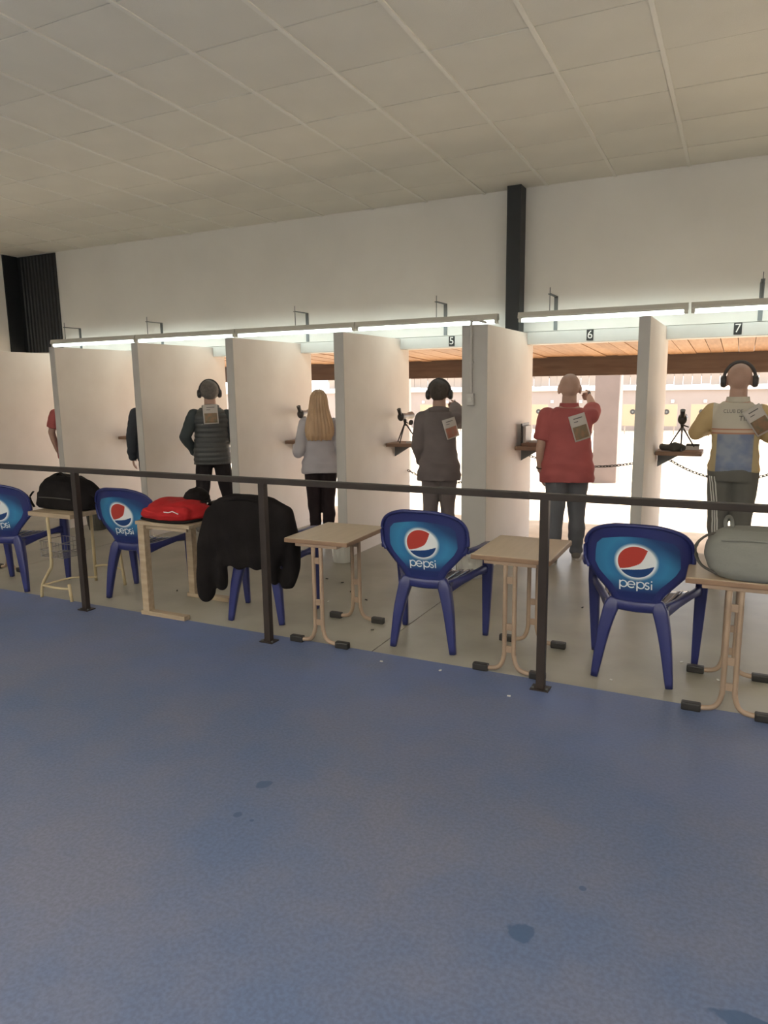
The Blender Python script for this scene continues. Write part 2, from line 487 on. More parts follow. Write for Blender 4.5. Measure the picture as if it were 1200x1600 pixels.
cc = empty('corner_cladding', (XL, YW, 2.15))
zt = ceil_z(YW) - 2.15
MB().box(0.002, 0.77, -0.02, -0.002, 0.0, zt - 0.002).build('back_sheet', M['steel'], cc)
MB().box(0.002, 0.02, -0.245, -0.021, 0.0, zt + 0.003).build('side_sheet', M['steel'], cc)
for k in range(11):
    x = 0.07 + k * 0.066
    MB().add([(x, -0.02, 0), (x + 0.012, -0.036, 0), (x + 0.03, -0.036, 0), (x + 0.042, -0.02, 0), (x, -0.02, zt - .02), (x + 0.012, -0.036, zt - .02), (x + 0.03, -0.036, zt - .02), (x + 0.042, -0.02, zt - .02)],
             [(0, 1, 5, 4), (1, 2, 6, 5), (2, 3, 7, 6), (0, 4, 7, 3), (0, 3, 2, 1), (4, 5, 6, 7)]).build('rib', M['steel'], cc)
tag(cc, 'black ribbed sheet cladding in the far left corner below the ceiling', 'cladding')

# ------------------------------------------------------------------ booth partitions
ZP, YF, YR = 2.112, 5.86, 7.31
PR = [-8.37, -7.11, -5.835, -4.57, -3.315, -1.94, -0.665]   # right-hand faces
PT = [0.08, 0.078, 0.083, 0.087, 0.098, 0.222, 0.083]
PL = ['leftmost white booth partition, its face lit beside the black corner cladding',
      'white booth partition hiding the person with the red sleeve',
      'white booth partition hiding the person with the navy sleeve',
      'white booth partition right beside the person in the grey puffer vest',
      'white booth partition between the person in the pale sweater and the dark tripod scope',
      'thick white booth partition carrying a conduit and switch, under the black column',
      'narrow white booth partition seen edge-on right of the person in the red polo']
def partition(xr, t, label):
    xl = xr - t
    o = empty('booth_partition', (xr - t / 2, YF, 0))
    hx = t / 2
    # the board: profile in y-z with the step that passes under the lintel
    prof = [(0.004, 0.0), (YR - YF, 0.0), (YR - YF, 2.003), (7.098 - YF, 2.003), (7.098 - YF, ZP), (0.004, ZP)]
    MB().prism(prof, 'x', -hx + 0.001, hx - 0.001).build('board', M['panel'], o)
    MB().bbox(-hx, hx, -0.004, 0.006, 0.0, ZP + 0.002, 0.002).build('front_edge', M['panel_edge'], o)
    MB().bbox(hx - 0.002, hx + 0.004, 0.04, YR - YF - 0.02, 0.0, 0.07, 0.001).build('skirting', M['panel'], o)
    tag(o, label, 'partition', 'booth partitions')
    return o
for xr, t, lb in zip(PR, PT, PL): partition(xr, t, lb)
partition(0.60, 0.083, 'white booth partition right of the person in the yellow and blue shirt')

# conduit and switch on the thick partition
sw = empty('wall_switch', (-2.075, YF - 0.004, 1.50))
MB().bbox(-0.032, 0.032, -0.045, -0.002, -0.05, 0.05, 0.006).build('box', M['conduit'], sw)
MB().bbox(-0.018, 0.018, -0.052, -0.044, -0.02, 0.02, 0.003).build('rocker', M['plastic_white'], sw)
MB().sweep([(0, -0.016, 0.05), (0, -0.016, 0.60), (0.01, -0.012, 0.645), (0.05, 0.03, 0.648), (0.09, 0.10, 0.635)], 0.011, seg=8, pw=2, smooth=4).build('conduit', M['conduit'], sw, True)
MB().bbox(-0.02, 0.02, -0.02, -0.002, 0.30, 0.315, 0.002).build('clip', M['conduit'], sw)
tag(sw, 'grey surface switch with a conduit running up the thick partition', 'switch')

# ------------------------------------------------------------------ fluorescent battens above the booths
def batten(x0, x1, label):
    o = empty('fluorescent_batten', ((x0 + x1) / 2, 6.88, 2.235))
    h = (x1 - x0) / 2 - 0.008
    MB().prism([(-0.035, 0.0), (0.035, 0.0), (0.035, 0.018), (0.022, 0.056), (-0.022, 0.056), (-0.035, 0.018)], 'x', -h, h).build('housing', M['batten'], o)
    for s in (-1, 1):
        MB().bbox(s * (h - 0.018) - 0.016, s * (h - 0.018) + 0.016, -0.02, 0.02, -0.034, 0.002, 0.004).build('lamp_holder', M['batten'], o)
    MB().sweep([(-h + 0.03, 0, -0.02), (h - 0.03, 0, -0.02)], [0.016, 0.016], seg=8, pw=2).build('tube', M['tube'], o)
    tag(o, label, 'lamp', 'fluorescent battens above the booths')
edges = [-8.38, -6.85, -5.31, -3.735, -2.165]
BL = ['fluorescent batten at the far left end, next to the black cladding', 'second fluorescent batten from the far left end of the row',
      'fluorescent batten above the grey puffer vest and the pale sweater', 'fluorescent batten ending just left of the black column']
for i in range(4): batten(edges[i], edges[i + 1], BL[i])
batten(-1.98, -0.472, 'fluorescent batten starting just right of the black column')
batten(-0.465, 1.04, 'fluorescent batten at the right end of the row, above number seven')

BK = [(-8.1, 'leftmost'), (-6.65, 'second from the left'), (-4.485, 'third from the left'), (-2.81, 'fourth, left of the black column'), (-1.675, 'first one right of the black column'), (0.075, 'rightmost')]
for x, w_ in BK:
    o = empty('lamp_bracket', (x, YW, 2.13))
    MB().bbox(-0.018, 0.018, -0.008, 0.0, 0.0, 0.315, 0.001).build('wall_bar', M['galv'], o)
    MB().bbox(-0.016, 0.016, -0.26, 0.0, 0.307, 0.315, 0.001).build('arm', M['galv'], o)
    MB().cyl((0, -0.25, 0.163), (0, -0.25, 0.37), 0.004, seg=6).build('hanger_rod', M['galv'], o)
    tag(o, 'angled steel lamp bracket on the white wall, ' + w_, 'bracket', 'lamp brackets')

# number plates on the lintel
def text_mesh(s, size, depth=0.0, align='CENTER'):
    cu = bpy.data.curves.new('t', 'FONT'); cu.body = s; cu.size = size; cu.align_x = align; cu.align_y = 'CENTER'; cu.extrude = depth; cu.resolution_u = 4
    o = bpy.data.objects.new('t', cu); col.objects.link(o)
    dg = bpy.context.evaluated_depsgraph_get()
    me = bpy.data.meshes.new_from_object(o.evaluated_get(dg))
    bpy.data.objects.remove(o); bpy.data.curves.remove(cu)
    return me
ROTX = Matrix.Rotation(PI / 2, 4, 'X')
for n, x, z in (("5", -2.733, 2.067), ("6", -1.342, 2.07), ("7", -0.089, 2.07)):
    o = empty('number_plate', (x, 7.098, z))
    MB().bbox(-0.032, 0.032, -0.004, 0.0, -0.05, 0.05, 0.0015).build('plate', M['black'], o)
    me = text_mesh(n, 0.105, 0.001); me.transform(ROTX); me.transform(Matrix.Translation((0, -0.0055, 0)))
    link_mesh('digit', me, M['white'], o)
    tag(o, {'5': 'small dark number plate reading 5 on the white lintel', '6': 'small dark number plate reading 6 above the person in the red polo', '7': 'small dark number plate reading 7 near the right edge'}[n], 'sign', 'lane number plates')

# ------------------------------------------------------------------ unseen fill lamps added behind the camera to brighten the hall
for i, (x, y) in enumerate(((-7, -0.9), (-3.6, -0.9), (-0.2, -0.9), (2.6, -0.9), (-6, -3.3), (-1.8, -3.3), (2.2, -3.3))):
    o = empty('added_fill_lamp', (x, y, ceil_z(y)))
    MB().bbox(-0.75, 0.75, -0.05, 0.05, -0.60, -0.55, 0.006).build('housing', M['batten'], o)
    for s in (-0.6, 0.6): MB().cyl((s, 0, -0.55), (s, 0, 0.0), 0.004, seg=6).build('hanger', M['galv'], o)
    ld = bpy.data.lights.new('lamp', 'AREA'); ld.shape = 'RECTANGLE'; ld.size = 1.4; ld.size_y = 0.08; ld.energy = LAMP_FILL; ld.color = (1.0, 0.965, 0.885)
    lo = bpy.data.objects.new('lamp', ld); col.objects.link(lo); lo.parent = o; lo.location = (0, 0, -0.61)
    lu = ld.copy(); lu.energy = LAMP_FILL * 1.6  # upward share of the added fill, to lift the ceiling
    lo = bpy.data.objects.new('lamp', lu); col.objects.link(lo); lo.parent = o; lo.location = (0, 0, -0.54); lo.rotation_euler = (PI, 0, 0)
    tag(o, 'fill lamp added over the back of the hall, behind the picture', 'lamp', 'fill lamps added behind the camera')

# ------------------------------------------------------------------ outside: canopy, range, targets
cn = empty('canopy', (-2.5, 7.34, 2.0))
x = -8.2; k = 0
while x < 1.9:
    wd = random.choice((0.135, 0.142, 0.15))
    dz = random.uniform(-0.006, 0.006)
    y0, y1, za, zb = 7.36, 9.18, 2.035 + dz, 1.945 + dz
    vs = [(x + .003, y0, za), (x + wd - .003, y0, za), (x + wd - .003, y1, zb), (x + .003, y1, zb)]
    vs = [(a + 2.5, b - 7.34, c - 2.0) for a, b, c in vs]
    MB().add(vs + [(a, b, c + 0.022) for a, b, c in vs], [(0, 3, 2, 1), (4, 5, 6, 7), (0, 1, 5, 4), (1, 2, 6, 5), (2, 3, 7, 6), (3, 0, 4, 7)]).build('board', random.choice((M['plank'], M['plank'], M['plank2'])), cn)
    x += wd; k += 1
MB().bbox(-7.5, 5.5, 1.82, 1.93, -0.285, -0.05, 0.006).build('front_beam', M['beam'], cn)
MB().add([(-7.5, -0.1, 0.10), (5.5, -0.1, 0.10), (5.5, 2.05, 0.02), (-7.5, 2.05, 0.02), (-7.5, -0.1, 0.14), (5.5, -0.1, 0.14), (5.5, 2.05, 0.06), (-7.5, 2.05, 0.06)],
         [(0, 3, 2, 1), (4, 5, 6, 7), (0, 1, 5, 4), (1, 2, 6, 5), (2, 3, 7, 6), (3, 0, 4, 7)]).build('sun_block_sheet', M['beam'], cn)  # unseen sheet added over the boards to block the sun
tag(cn, 'pine board canopy with a dark front beam outside the firing booths', 'canopy')

# sandy ground with a gentle uneven surface
nx, ny = 70, 60
gv = []; gf = []
for j in range(ny + 1):
    yy = 7.36 + 26 * (j / ny) ** 1.4
    for i in range(nx + 1):
        xx = -30 + 42 * i / nx
        z = -0.06 + 0.03 * math.sin(xx * 1.7 + yy) * math.sin(yy * 1.3 - xx * .6) * min(1, (yy - 7.36) / 2)
        gv.append((xx, yy, z))
for j in range(ny):
    for i in range(nx):
        a = j * (nx + 1) + i
        gf.append((a, a + 1, a + nx + 2, a + nx + 1))
g = MB().add(gv, gf).build('range_ground', M['sand'], None, 'all'); g['kind'] = 'structure'
MB_ = MB().box(-30, 12, 27.0, 27.3, -0.1, 1.36)
struct('wall_range_end', MB_, M['backwall'])
struct('trim_2', MB().box(-30, 12, 26.9, 27.35, 1.36, 1.52), M['white'])
fc = empty('board_fence', (-6, 27.2, 1.52))
fbm = MB().box(-0.138, 0.138, -0.02, 0.02, 0, 1.3).mesh('board'); fbm.materials.append(M['fence'])
for k in range(70):
    o = bpy.data.objects.new('board', fbm); col.objects.link(o); o.parent = fc
    o.location = (-10 + k * 0.29, random.uniform(-0.02, 0.02), random.uniform(-0.03, 0.0) + 0.03)
MB().box(-10.2, 10.4, 0.02, 0.06, 0.3, 0.4).build('rail', M['fence'], fc)
tag(fc, 'pale board fence on top of the wall at the far end of the range', 'fence')

pil = MB().bbox(-0.2, 0.2, -0.2, 0.2, -0.1, 2.6, 0.01).build('concrete_pillar', M['pillar'], None, loc=(-2.07, 12.8, 0))
tag(pil, 'pinkish concrete pillar out on the sand, right of the person in the red polo', 'pillar', 'pillars on the range')
pil2 = link_mesh('concrete_pillar', pil.data, None, None, (-6.05, 12.8, 0))
tag(pil2, 'pinkish concrete pillar out on the sand, behind the person in the dark jacket', 'pillar', 'pillars on the range')
# overhead baffle the pillars carry
bf = MB().bbox(-9, 6, 12.6, 13.0, 2.6, 3.4, 0.01).build('overhead_baffle', M['beam'])
tag(bf, 'long dark overhead baffle carried by the pillars across the range', 'baffle')

tb = MB().bbox(-0.32, 0.32, -0.012, 0.012, 0.22, 0.92, 0.004).mesh('card'); tb.materials.append(M['targetcard'])
tl = MB().box(-0.26, -0.22, 0.0, 0.04, -0.1, 0.22).mesh('leg'); tl.materials.append(M['fence'])
tc_ = MB().cyl((0, -0.018, 0.68), (0, -0.012, 0.68), 0.085, seg=20).mesh('bullseye'); tc_.materials.append(M['black'])
tr_ = MB().cyl((0, -0.022, 0.68), (0, -0.018, 0.68), 0.028, seg=14).mesh('inner_ring'); tr_.materials.append(M['galv'])
tn_ = MB().box(-0.05, 0.05, 1.96, 1.99, 0.92, 1.02).mesh('lane_tag'); tn_.materials.append(M['white'])
for k in range(15):
    xx = -12.65 + k * 1.043
    o = empty('paper_target', (xx, 25, 0))
    for nm, me in (('card', tb), ('leg', tl), ('bullseye', tc_)):
        q = bpy.data.objects.new(nm, me); col.objects.link(q); q.parent = o
        if nm == 'bullseye':
            q2 = bpy.data.objects.new('inner_ring', tr_); col.objects.link(q2); q2.parent = q
    q = bpy.data.objects.new('leg', tl); col.objects.link(q); q.parent = o; q.location = (0.48, 0, 0)
    tag(o, 'tan target card with a round black bullseye at the far end of the range', 'target', 'targets in a row at the range end')
    q = bpy.data.objects.new('lane_tag', tn_); col.objects.link(q); q.location = (xx, 25, 0)
    tag(q, 'small white tag on the far range wall above a target', 'tag', 'white tags on the range wall')

# ------------------------------------------------------------------ chains across the booth openings
lk = MB().sweep([(-0.019, 0, 0.0), (-0.012, 0, 0.0095), (0.012, 0, 0.0095), (0.019, 0, 0.0), (0.012, 0, -0.0095), (-0.012, 0, -0.0095)], 0.0046, seg=5, pw=2, smooth=2, closed=True, up=(0, 1, 0)).mesh('link', 'all')
lk.materials.append(M['chain'])
def chain(x0, x1, z0, z1, sag, label, y=7.24):
    o = empty('chain', ((x0 + x1) / 2, y, min(z0, z1) - sag))
    N = 200
    P = [Vector((x0 + (x1 - x0) * t, y, z0 + (z1 - z0) * t - sag * (1 - (2 * t - 1) ** 2))) for t in [i / N for i in range(N + 1)]]
    step = 0.031; acc = 0; n = 0
    for i in range(N):
        d = P[i + 1] - P[i]; acc += d.length
        if acc >= step:
            acc -= step
            q = bpy.data.objects.new('link', lk); col.objects.link(q); q.parent = o
            q.location = P[i] - Vector(o.location)
            q.rotation_euler = (Matrix.Rotation(-math.atan2(d.z, d.x), 4, 'Y') @ Matrix.Rotation((PI / 4) if n % 2 else -PI / 4, 4, 'X')).to_euler()
            n += 1
    tag(o, label, 'chain', 'chains across the booths')
chain(-4.57, -3.413, 0.85, 0.85, 0.22, 'steel chain across the booth of the person in the pale sweater')
chain(-3.315, -2.162, 0.70, 0.80, 0.17, 'steel chain behind the person in the dark jacket')
chain(-1.94, -0.748, 0.90, 0.90, 0.09, 'steel chain behind the person in the red polo')
chain(-0.665, 0.517, 0.95, 0.95, 0.215, 'steel chain behind the person in the yellow and blue shirt')

# ------------------------------------------------------------------ handrail
hr = empty('handrail', (-2.0, 3.64, 0))
MB().bbox(-4.3, 3.4, -0.022, 0.022, 1.032, 1.068, 0.004).build('top_rail', M['rail'], hr)
for x in (-4.32, -2.66, -0.885, 0.87):
    MB().bbox(x + 2 - 0.023, x + 2 + 0.023, -0.02, 0.02, 0.006, 1.034, 0.003).build('post', M['rail'], hr)
    bp_ = MB().bbox(x + 2 - 0.05, x + 2 + 0.05, -0.04, 0.04, 0.0, 0.006, 0.001).build('base_plate', M['rail'], hr)
    for s in (-1, 1):
        MB().cyl((x + 2 + s * 0.038, -0.02, 0.006), (x + 2 + s * 0.038, -0.02, 0.014), 0.007, seg=6).build('bolt', M['galv'], bp_)
tag(hr, 'dark brown metal handrail with square posts along the edge of the blue floor', 'railing')

# ------------------------------------------------------------------ blue plastic armchairs with a printed back
WZ = [(0.40, 0.115), (0.45, 0.120), (0.50, 0.150), (0.56, 0.205), (0.61, 0.250), (0.645, 0.277), (0.70, 0.284), (0.76, 0.280), (0.80, 0.266), (0.835, 0.235), (0.86, 0.187), (0.875, 0.135), (0.883, 0.08), (0.886, 0.03)]
def interp(tab, z):
    for (z0, a), (z1, b) in zip(tab, tab[1:]):
        if z <= z1: return a + (b - a) * max(0, (z - z0)) / (z1 - z0)
    return tab[-1][1]
def ysurf(x, z):
    t = (z - 0.40) / 0.47
    return -0.150 - 0.105 * t + (0.35 + 0.65 * min(1, max(0, t))) * x * x * 1.0
def shell_grid(wtab, zs, off, nu=17):
    rows = []
    for z in zs:
        wd = interp(wtab, z)
        rows.append([(wd * (2 * i / (nu - 1) - 1), ysurf(wd * (2 * i / (nu - 1) - 1), z) + off, z) for i in range(nu)])
    return rows
def grid_faces(nr, nu, base=0):
    return [(base + j * nu + i, base + j * nu + i + 1, base + (j + 1) * nu + i + 1, base + (j + 1) * nu + i) for j in range(nr - 1) for i in range(nu - 1)]
def shell_mesh():
    zs = [0.40, 0.425, 0.45, 0.475, 0.50, 0.53, 0.56, 0.585, 0.61, 0.63, 0.645, 0.67, 0.70, 0.73, 0.76, 0.78, 0.80, 0.82, 0.835, 0.85, 0.86, 0.868, 0.875, 0.880, 0.883, 0.886]
    nu = 17
    A = shell_grid(WZ, zs, -0.007, nu); B = shell_grid(WZ, zs, 0.007, nu)
    vs = [p for r in A for p in r] + [p for r in B for p in r]
    n = len(zs) * nu
    fs = grid_faces(len(zs), nu) + [tuple(reversed(f)) for f in grid_faces(len(zs), nu, n)]
    for j in range(len(zs) - 1):
        for i in (0, nu - 1):
            fs.append((j * nu + i, (j + 1) * nu + i, n + (j + 1) * nu + i, n + j * nu + i))
    for i in range(nu - 1):
        for j in (0, len(zs) - 1):
            fs.append((j * nu + i, j * nu + i + 1, n + j * nu + i + 1, n + j * nu + i))
    return MB().add(vs, fs)
def on_back(x, z, e): return (x, ysurf(x, z) - 0.007 - e, z)
def polar(cx, cz, r0, r1, e, keep, nr=36, na=144, sq=0.94):
    vs = []; fs = []
    for j in range(nr + 1):
        r = r0 + (r1 - r0) * j / nr
        for i in range(na):
            a = 2 * PI * i / na
            vs.append(on_back(cx + r * math.cos(a), cz + sq * r * math.sin(a), e))
    for j in range(nr):
        rm = r0 + (r1 - r0) * (j + .5) / nr
        for i in range(na):
            a = 2 * PI * (i + .5) / na
            if keep(rm / r1 * math.cos(a), rm / r1 * math.sin(a)):
                fs.append((j * na + i, j * na + (i + 1) % na, (j + 1) * na + (i + 1) % na, (j + 1) * na + i))
    used = sorted({q for f in fs for q in f}); ix = {q: k for k, q in enumerate(used)}
    return MB().add([vs[q] for q in used], [tuple(ix[q] for q in f) for f in fs])
def stroke(pts, w, e):
    """flat ribbon on the chair back"""
    vs = []; n = len(pts)
    for i, (x, z) in enumerate(pts):
        a = pts[max(i - 1, 0)]; b = pts[min(i + 1, n - 1)]
        dx, dz = b[0] - a[0], b[1] - a[1]; L = math.hypot(dx, dz) or 1
        vs += [on_back(x - dz / L * w / 2, z + dx / L * w / 2, e), on_back(x + dz / L * w / 2, z - dx / L * w / 2, e)]
    return MB().add(vs, [(2 * i, 2 * i + 1, 2 * i + 3, 2 * i + 2) for i in range(n - 1)])
def arc(cx, cz, r, a0, a1, n=20, sq=1.0):
    return [(cx + r * math.cos(math.radians(a0 + (a1 - a0) * i / n)), cz + sq * r * math.sin(math.radians(a0 + (a1 - a0) * i / n))) for i in range(n + 1)]
def line(p, q, n=6): return [(p[0] + (q[0] - p[0]) * i / n, p[1] + (q[1] - p[1]) * i / n) for i in range(n + 1)]

def print_mat():
    m = bpy.data.materials.new('printed_blue_back'); m.use_nodes = True
    nt = m.node_tree; L = nt.links.new; b = nt.nodes['Principled BSDF']
    tc = nt.nodes.new('ShaderNodeTexCoord'); sp = nt.nodes.new('ShaderNodeSeparateXYZ'); L(tc.outputs['Object'], sp.inputs[0])
    def mth(op, a, bb):
        x = nt.nodes.new('ShaderNodeMath'); x.operation = op
        for i, q in enumerate((a, bb)):
            if isinstance(q, (int, float)): x.inputs[i].default_value = q
            else: L(q, x.inputs[i])
        return x.outputs[0]
    dx = sp.outputs[0]; dz = mth('DIVIDE', mth('SUBTRACT', sp.outputs[2], 0.68), 0.94)
    d = mth('SQRT', mth('ADD', mth('MULTIPLY', dx, dx), mth('MULTIPLY', dz, dz)), 0.5)
    r = nt.nodes.new('ShaderNodeValToRGB'); cr_ = r.color_ramp
    cr_.elements[0].position = 0.102; cr_.elements[0].color = (0.62, 0.70, 0.74, 1)
    cr_.elements[1].position = 0.215; cr_.elements[1].color = (0.030, 0.155, 0.31, 1)
    for p, c in ((0.107, (0.30, 0.42, 0.50, 1)), (0.117, (0.03, 0.15, 0.32, 1)), (0.16, (0.035, 0.20, 0.38, 1))):
        el = cr_.elements.new(p); el.color = c
    L(d, r.inputs['Fac'])
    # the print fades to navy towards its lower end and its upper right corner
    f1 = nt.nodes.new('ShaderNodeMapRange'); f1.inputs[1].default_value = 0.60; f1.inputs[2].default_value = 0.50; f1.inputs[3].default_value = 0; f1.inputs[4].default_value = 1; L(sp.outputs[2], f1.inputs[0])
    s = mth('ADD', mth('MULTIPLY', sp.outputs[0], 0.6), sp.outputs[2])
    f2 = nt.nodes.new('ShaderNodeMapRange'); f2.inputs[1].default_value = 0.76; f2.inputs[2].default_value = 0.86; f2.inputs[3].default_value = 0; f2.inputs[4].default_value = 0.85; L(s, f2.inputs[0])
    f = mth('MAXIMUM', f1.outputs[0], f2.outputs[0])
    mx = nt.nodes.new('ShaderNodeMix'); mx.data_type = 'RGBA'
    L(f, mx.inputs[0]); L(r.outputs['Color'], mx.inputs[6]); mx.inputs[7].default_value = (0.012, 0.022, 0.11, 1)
    L(mx.outputs[2], b.inputs['Base Color']); b.inputs['Roughness'].default_value = 0.38
    return m
M['print'] = print_mat()

def make_chair():
    o = empty('plastic_armchair')
    bk = link_mesh('backrest', shell_mesh().mesh('backrest', 'all'), M['blue'], o)
    # raised rim around the back
    rim = [on_back(interp(WZ, z) * s * 0.985, z, 0.002) for s, zz in ((-1, [0.62, 0.66, 0.70, 0.76, 0.80, 0.835, 0.86, 0.875, 0.883]), (1, [0.883, 0.875, 0.86, 0.835, 0.80, 0.76, 0.70, 0.66, 0.62])) for z in zz]
    MB().sweep(rim, 0.011, seg=8, pw=2, smooth=3).build('rim', M['blue'], bk, 'all')
    zs = [0.465, 0.49, 0.515, 0.54, 0.565, 0.59, 0.615, 0.64, 0.66, 0.69, 0.72, 0.745, 0.765, 0.78, 0.795, 0.807, 0.816, 0.822]
    WI = [(0.465, 0.085), (0.50, 0.100), (0.54, 0.125), (0.58, 0.165), (0.62, 0.200), (0.66, 0.219), (0.72, 0.217), (0.765, 0.210), (0.795, 0.180), (0.81, 0.12), (0.818, 0.07), (0.822, 0.03)]
    G = shell_grid(WI, zs, -0.0085, 17)
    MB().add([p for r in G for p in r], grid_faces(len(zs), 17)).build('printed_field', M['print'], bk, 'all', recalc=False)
    def red(u, v): return v > (-0.50 + 0.42 * (u + 0.9)) + max(0, u - 0.15) ** 2 * 2.6 - 0.10 * math.sin((u + .9) * 2.4)
    def blue(u, v): return v < -0.62 + 0.10 * (u + 0.8) + 0.16 * max(0, u + .1) ** 2 + 0.06
    polar(0.0, 0.68, 0.0, 0.094, 0.0026, lambda u, v: red(u, v) and not blue(u, v)).build('red_field', M['logo_red'], bk, 'all', recalc=False)
    polar(0.0, 0.68, 0.0, 0.094, 0.0026, lambda u, v: blue(u, v)).build('navy_field', M['logo_blue'], bk, 'all', recalc=False)
    polar(0.0, 0.68, 0.0, 0.0995, 0.0022, lambda u, v: True, nr=8).build('white_disc', M['logo_white'], bk, 'all', recalc=False)
    # lettering: p e p s i
    w = 0.0066; e = 0.0028; r = 0.0165; zc = 0.549
    lt = MB()
    def put(st): lt.add(st.v, st.f)
    x = -0.083
    def letter_p(x):
        put(stroke(line((x, zc + r + 0.003), (x, zc - 0.036)), w, e)); put(stroke(arc(x + r + 0.002, zc, r * 1.12, 0, 360, 26), w, e))
    letter_p(x)
    xe = x + 0.060
    put(stroke(arc(xe, zc, r * 1.12, 0, 322, 24), w, e)); put(stroke(line((xe - 0.016, zc), (xe + 0.021, zc)), w * .85, e))
    letter_p(xe + 0.030)
    xs_ = xe + 0.082
    put(stroke(arc(xs_, zc + 0.009, 0.0095, 30, 180, 10) + arc(xs_, zc + 0.009, 0.0095, 190, 265, 6) + arc(xs_ - .001, zc - 0.010, 0.0095, 85, 0, 6) + arc(xs_ - .001, zc - 0.010, 0.0095, -10, -160, 10), w, e))
    put(stroke(line((xs_ + 0.0215, zc + 0.012), (xs_ + 0.0215, zc - 0.021)), w, e)); put(stroke(line((xs_ + 0.0215, zc + 0.030), (xs_ + 0.0215, zc + 0.022), 2), w, e))
    lt.build('lettering', M['logo_white'], bk, recalc=False)
    # seat
    vs = []; ny_, nx_ = 9, 11
    for j in range(ny_):
        v = j / (ny_ - 1); y = -0.16 + 0.385 * v
        for i in range(nx_):
            u = 2 * i / (nx_ - 1) - 1
            hwid = 0.165 + 0.075 * v
            z = 0.415 + 0.02 * v * v + 0.022 * u * u - (0.03 * max(0, v - 0.85) / 0.15)
            vs.append((u * hwid, y, z))
    n = len(vs)
    fs = grid_faces(ny_, nx_)
    lo = [(a, b, c - 0.022) for a, b, c in vs]
    fs += [tuple(reversed(f)) for f in grid_faces(ny_, nx_, n)]
    edge = [i for i in range(nx_)] + [j * nx_ + nx_ - 1 for j in range(1, ny_)] + [(ny_ - 1) * nx_ + i for i in range(nx_ - 2, -1, -1)] + [j * nx_ for j in range(ny_ - 2, 0, -1)]
    fs += [(edge[k], edge[(k + 1) % len(edge)], n + edge[(k + 1) % len(edge)], n + edge[k]) for k in range(len(edge))]
    st = MB().add(vs + lo, fs).build('seat', M['seatblue'], o, True)
    for k in range(7):
        u = -0.84 + k * 0.28
        pts = []
        for q in range(7):
            v = 0.06 + 0.86 * q / 6
            pts.append((u * (0.165 + 0.075 * v), -0.16 + 0.385 * v, 0.417 + 0.02 * v * v + 0.022 * u * u - 0.03 * max(0, v - 0.85) / 0.15))
        MB().sweep(pts, (0.012, 0.009), seg=8, pw=2).build('seat_rib', M['seatblue'], st, 'all')
    MB().sweep([(-0.125, -0.158, 0.425), (0, -0.166, 0.42), (0.125, -0.158, 0.425)], (0.012, 0.032), seg=8, smooth=4).build('rear_apron', M['blue'], o, 'all')
    for s in (-1, 1):
        MB().sweep([(s * 0.112, -0.150, 0.455), (s * 0.130, -0.156, 0.40), (s * 0.165, -0.178, 0.24), (s * 0.198, -0.202, 0.0)],
                   [(0.022, 0.016), (0.040, 0.030), (0.032, 0.026), (0.019, 0.016)], seg=16, pw=5, up=(0, 1, 0), smooth=5).build('rear_leg', M['blue'], o, 'all')
        MB().sweep([(s * 0.300, 0.178, 0.628), (s * 0.302, 0.196, 0.59), (s * 0.298, 0.200, 0.45), (s * 0.292, 0.205, 0.25), (s * 0.284, 0.212, 0.0)],
                   [(0.024, 0.010), (0.029, 0.028), (0.034, 0.030), (0.028, 0.023), (0.018, 0.016)], seg=16, pw=5, up=(0, 1, 0), smooth=5).build('front_leg', M['blue'], o, 'all')
        ya = ysurf(0.275, 0.65)
        MB().sweep([(s * 0.268, ya - 0.006, 0.640), (s * 0.290, ya + 0.07, 0.640), (s * 0.306, 0.02, 0.636), (s * 0.306, 0.13, 0.630), (s * 0.300, 0.196, 0.608)],
                   [(0.020, 0.016), (0.024, 0.011), (0.026, 0.011), (0.026, 0.012), (0.022, 0.014)], seg=12, pw=3, smooth=5).build('armrest', M['blue'], o, 'all')
        MB().sweep([(s * 0.140, -0.155, 0.40), (s * 0.200, -0.02, 0.425), (s * 0.262, 0.10, 0.452), (s * 0.294, 0.19, 0.455)],
                   [(0.020, 0.045), (0.017, 0.026), (0.017, 0.022), (0.018, 0.034)], seg=10, pw=3, smooth=5).build('side_rail', M['blue'], o, 'all')
    return o
chair0 = make_chair()
CH = [(-5.40, 3.93, 14, 'blue plastic armchair cut off by the left edge of the picture'),
      (-4.22, 4.15, 4, 'blue plastic armchair between the black backpack table and the red jacket table'),
      (-2.995, 4.115, 9, 'blue plastic armchair almost hidden under the black jacket'),
      (-1.70, 4.106, 2.4, 'blue plastic armchair between the two bare school desks'),
      (-0.452, 4.135, -2, 'blue plastic armchair beside the desk with the grey bag')]
for i, (x, y, a, lb) in enumerate(CH):
    c = chair0 if i == 0 else copy_tree(chair0)
    c.location = (x, y, 0); c.rotation_euler = (0, 0, math.radians(a))
    tag(c, lb, 'chair', 'blue armchairs behind the handrail')

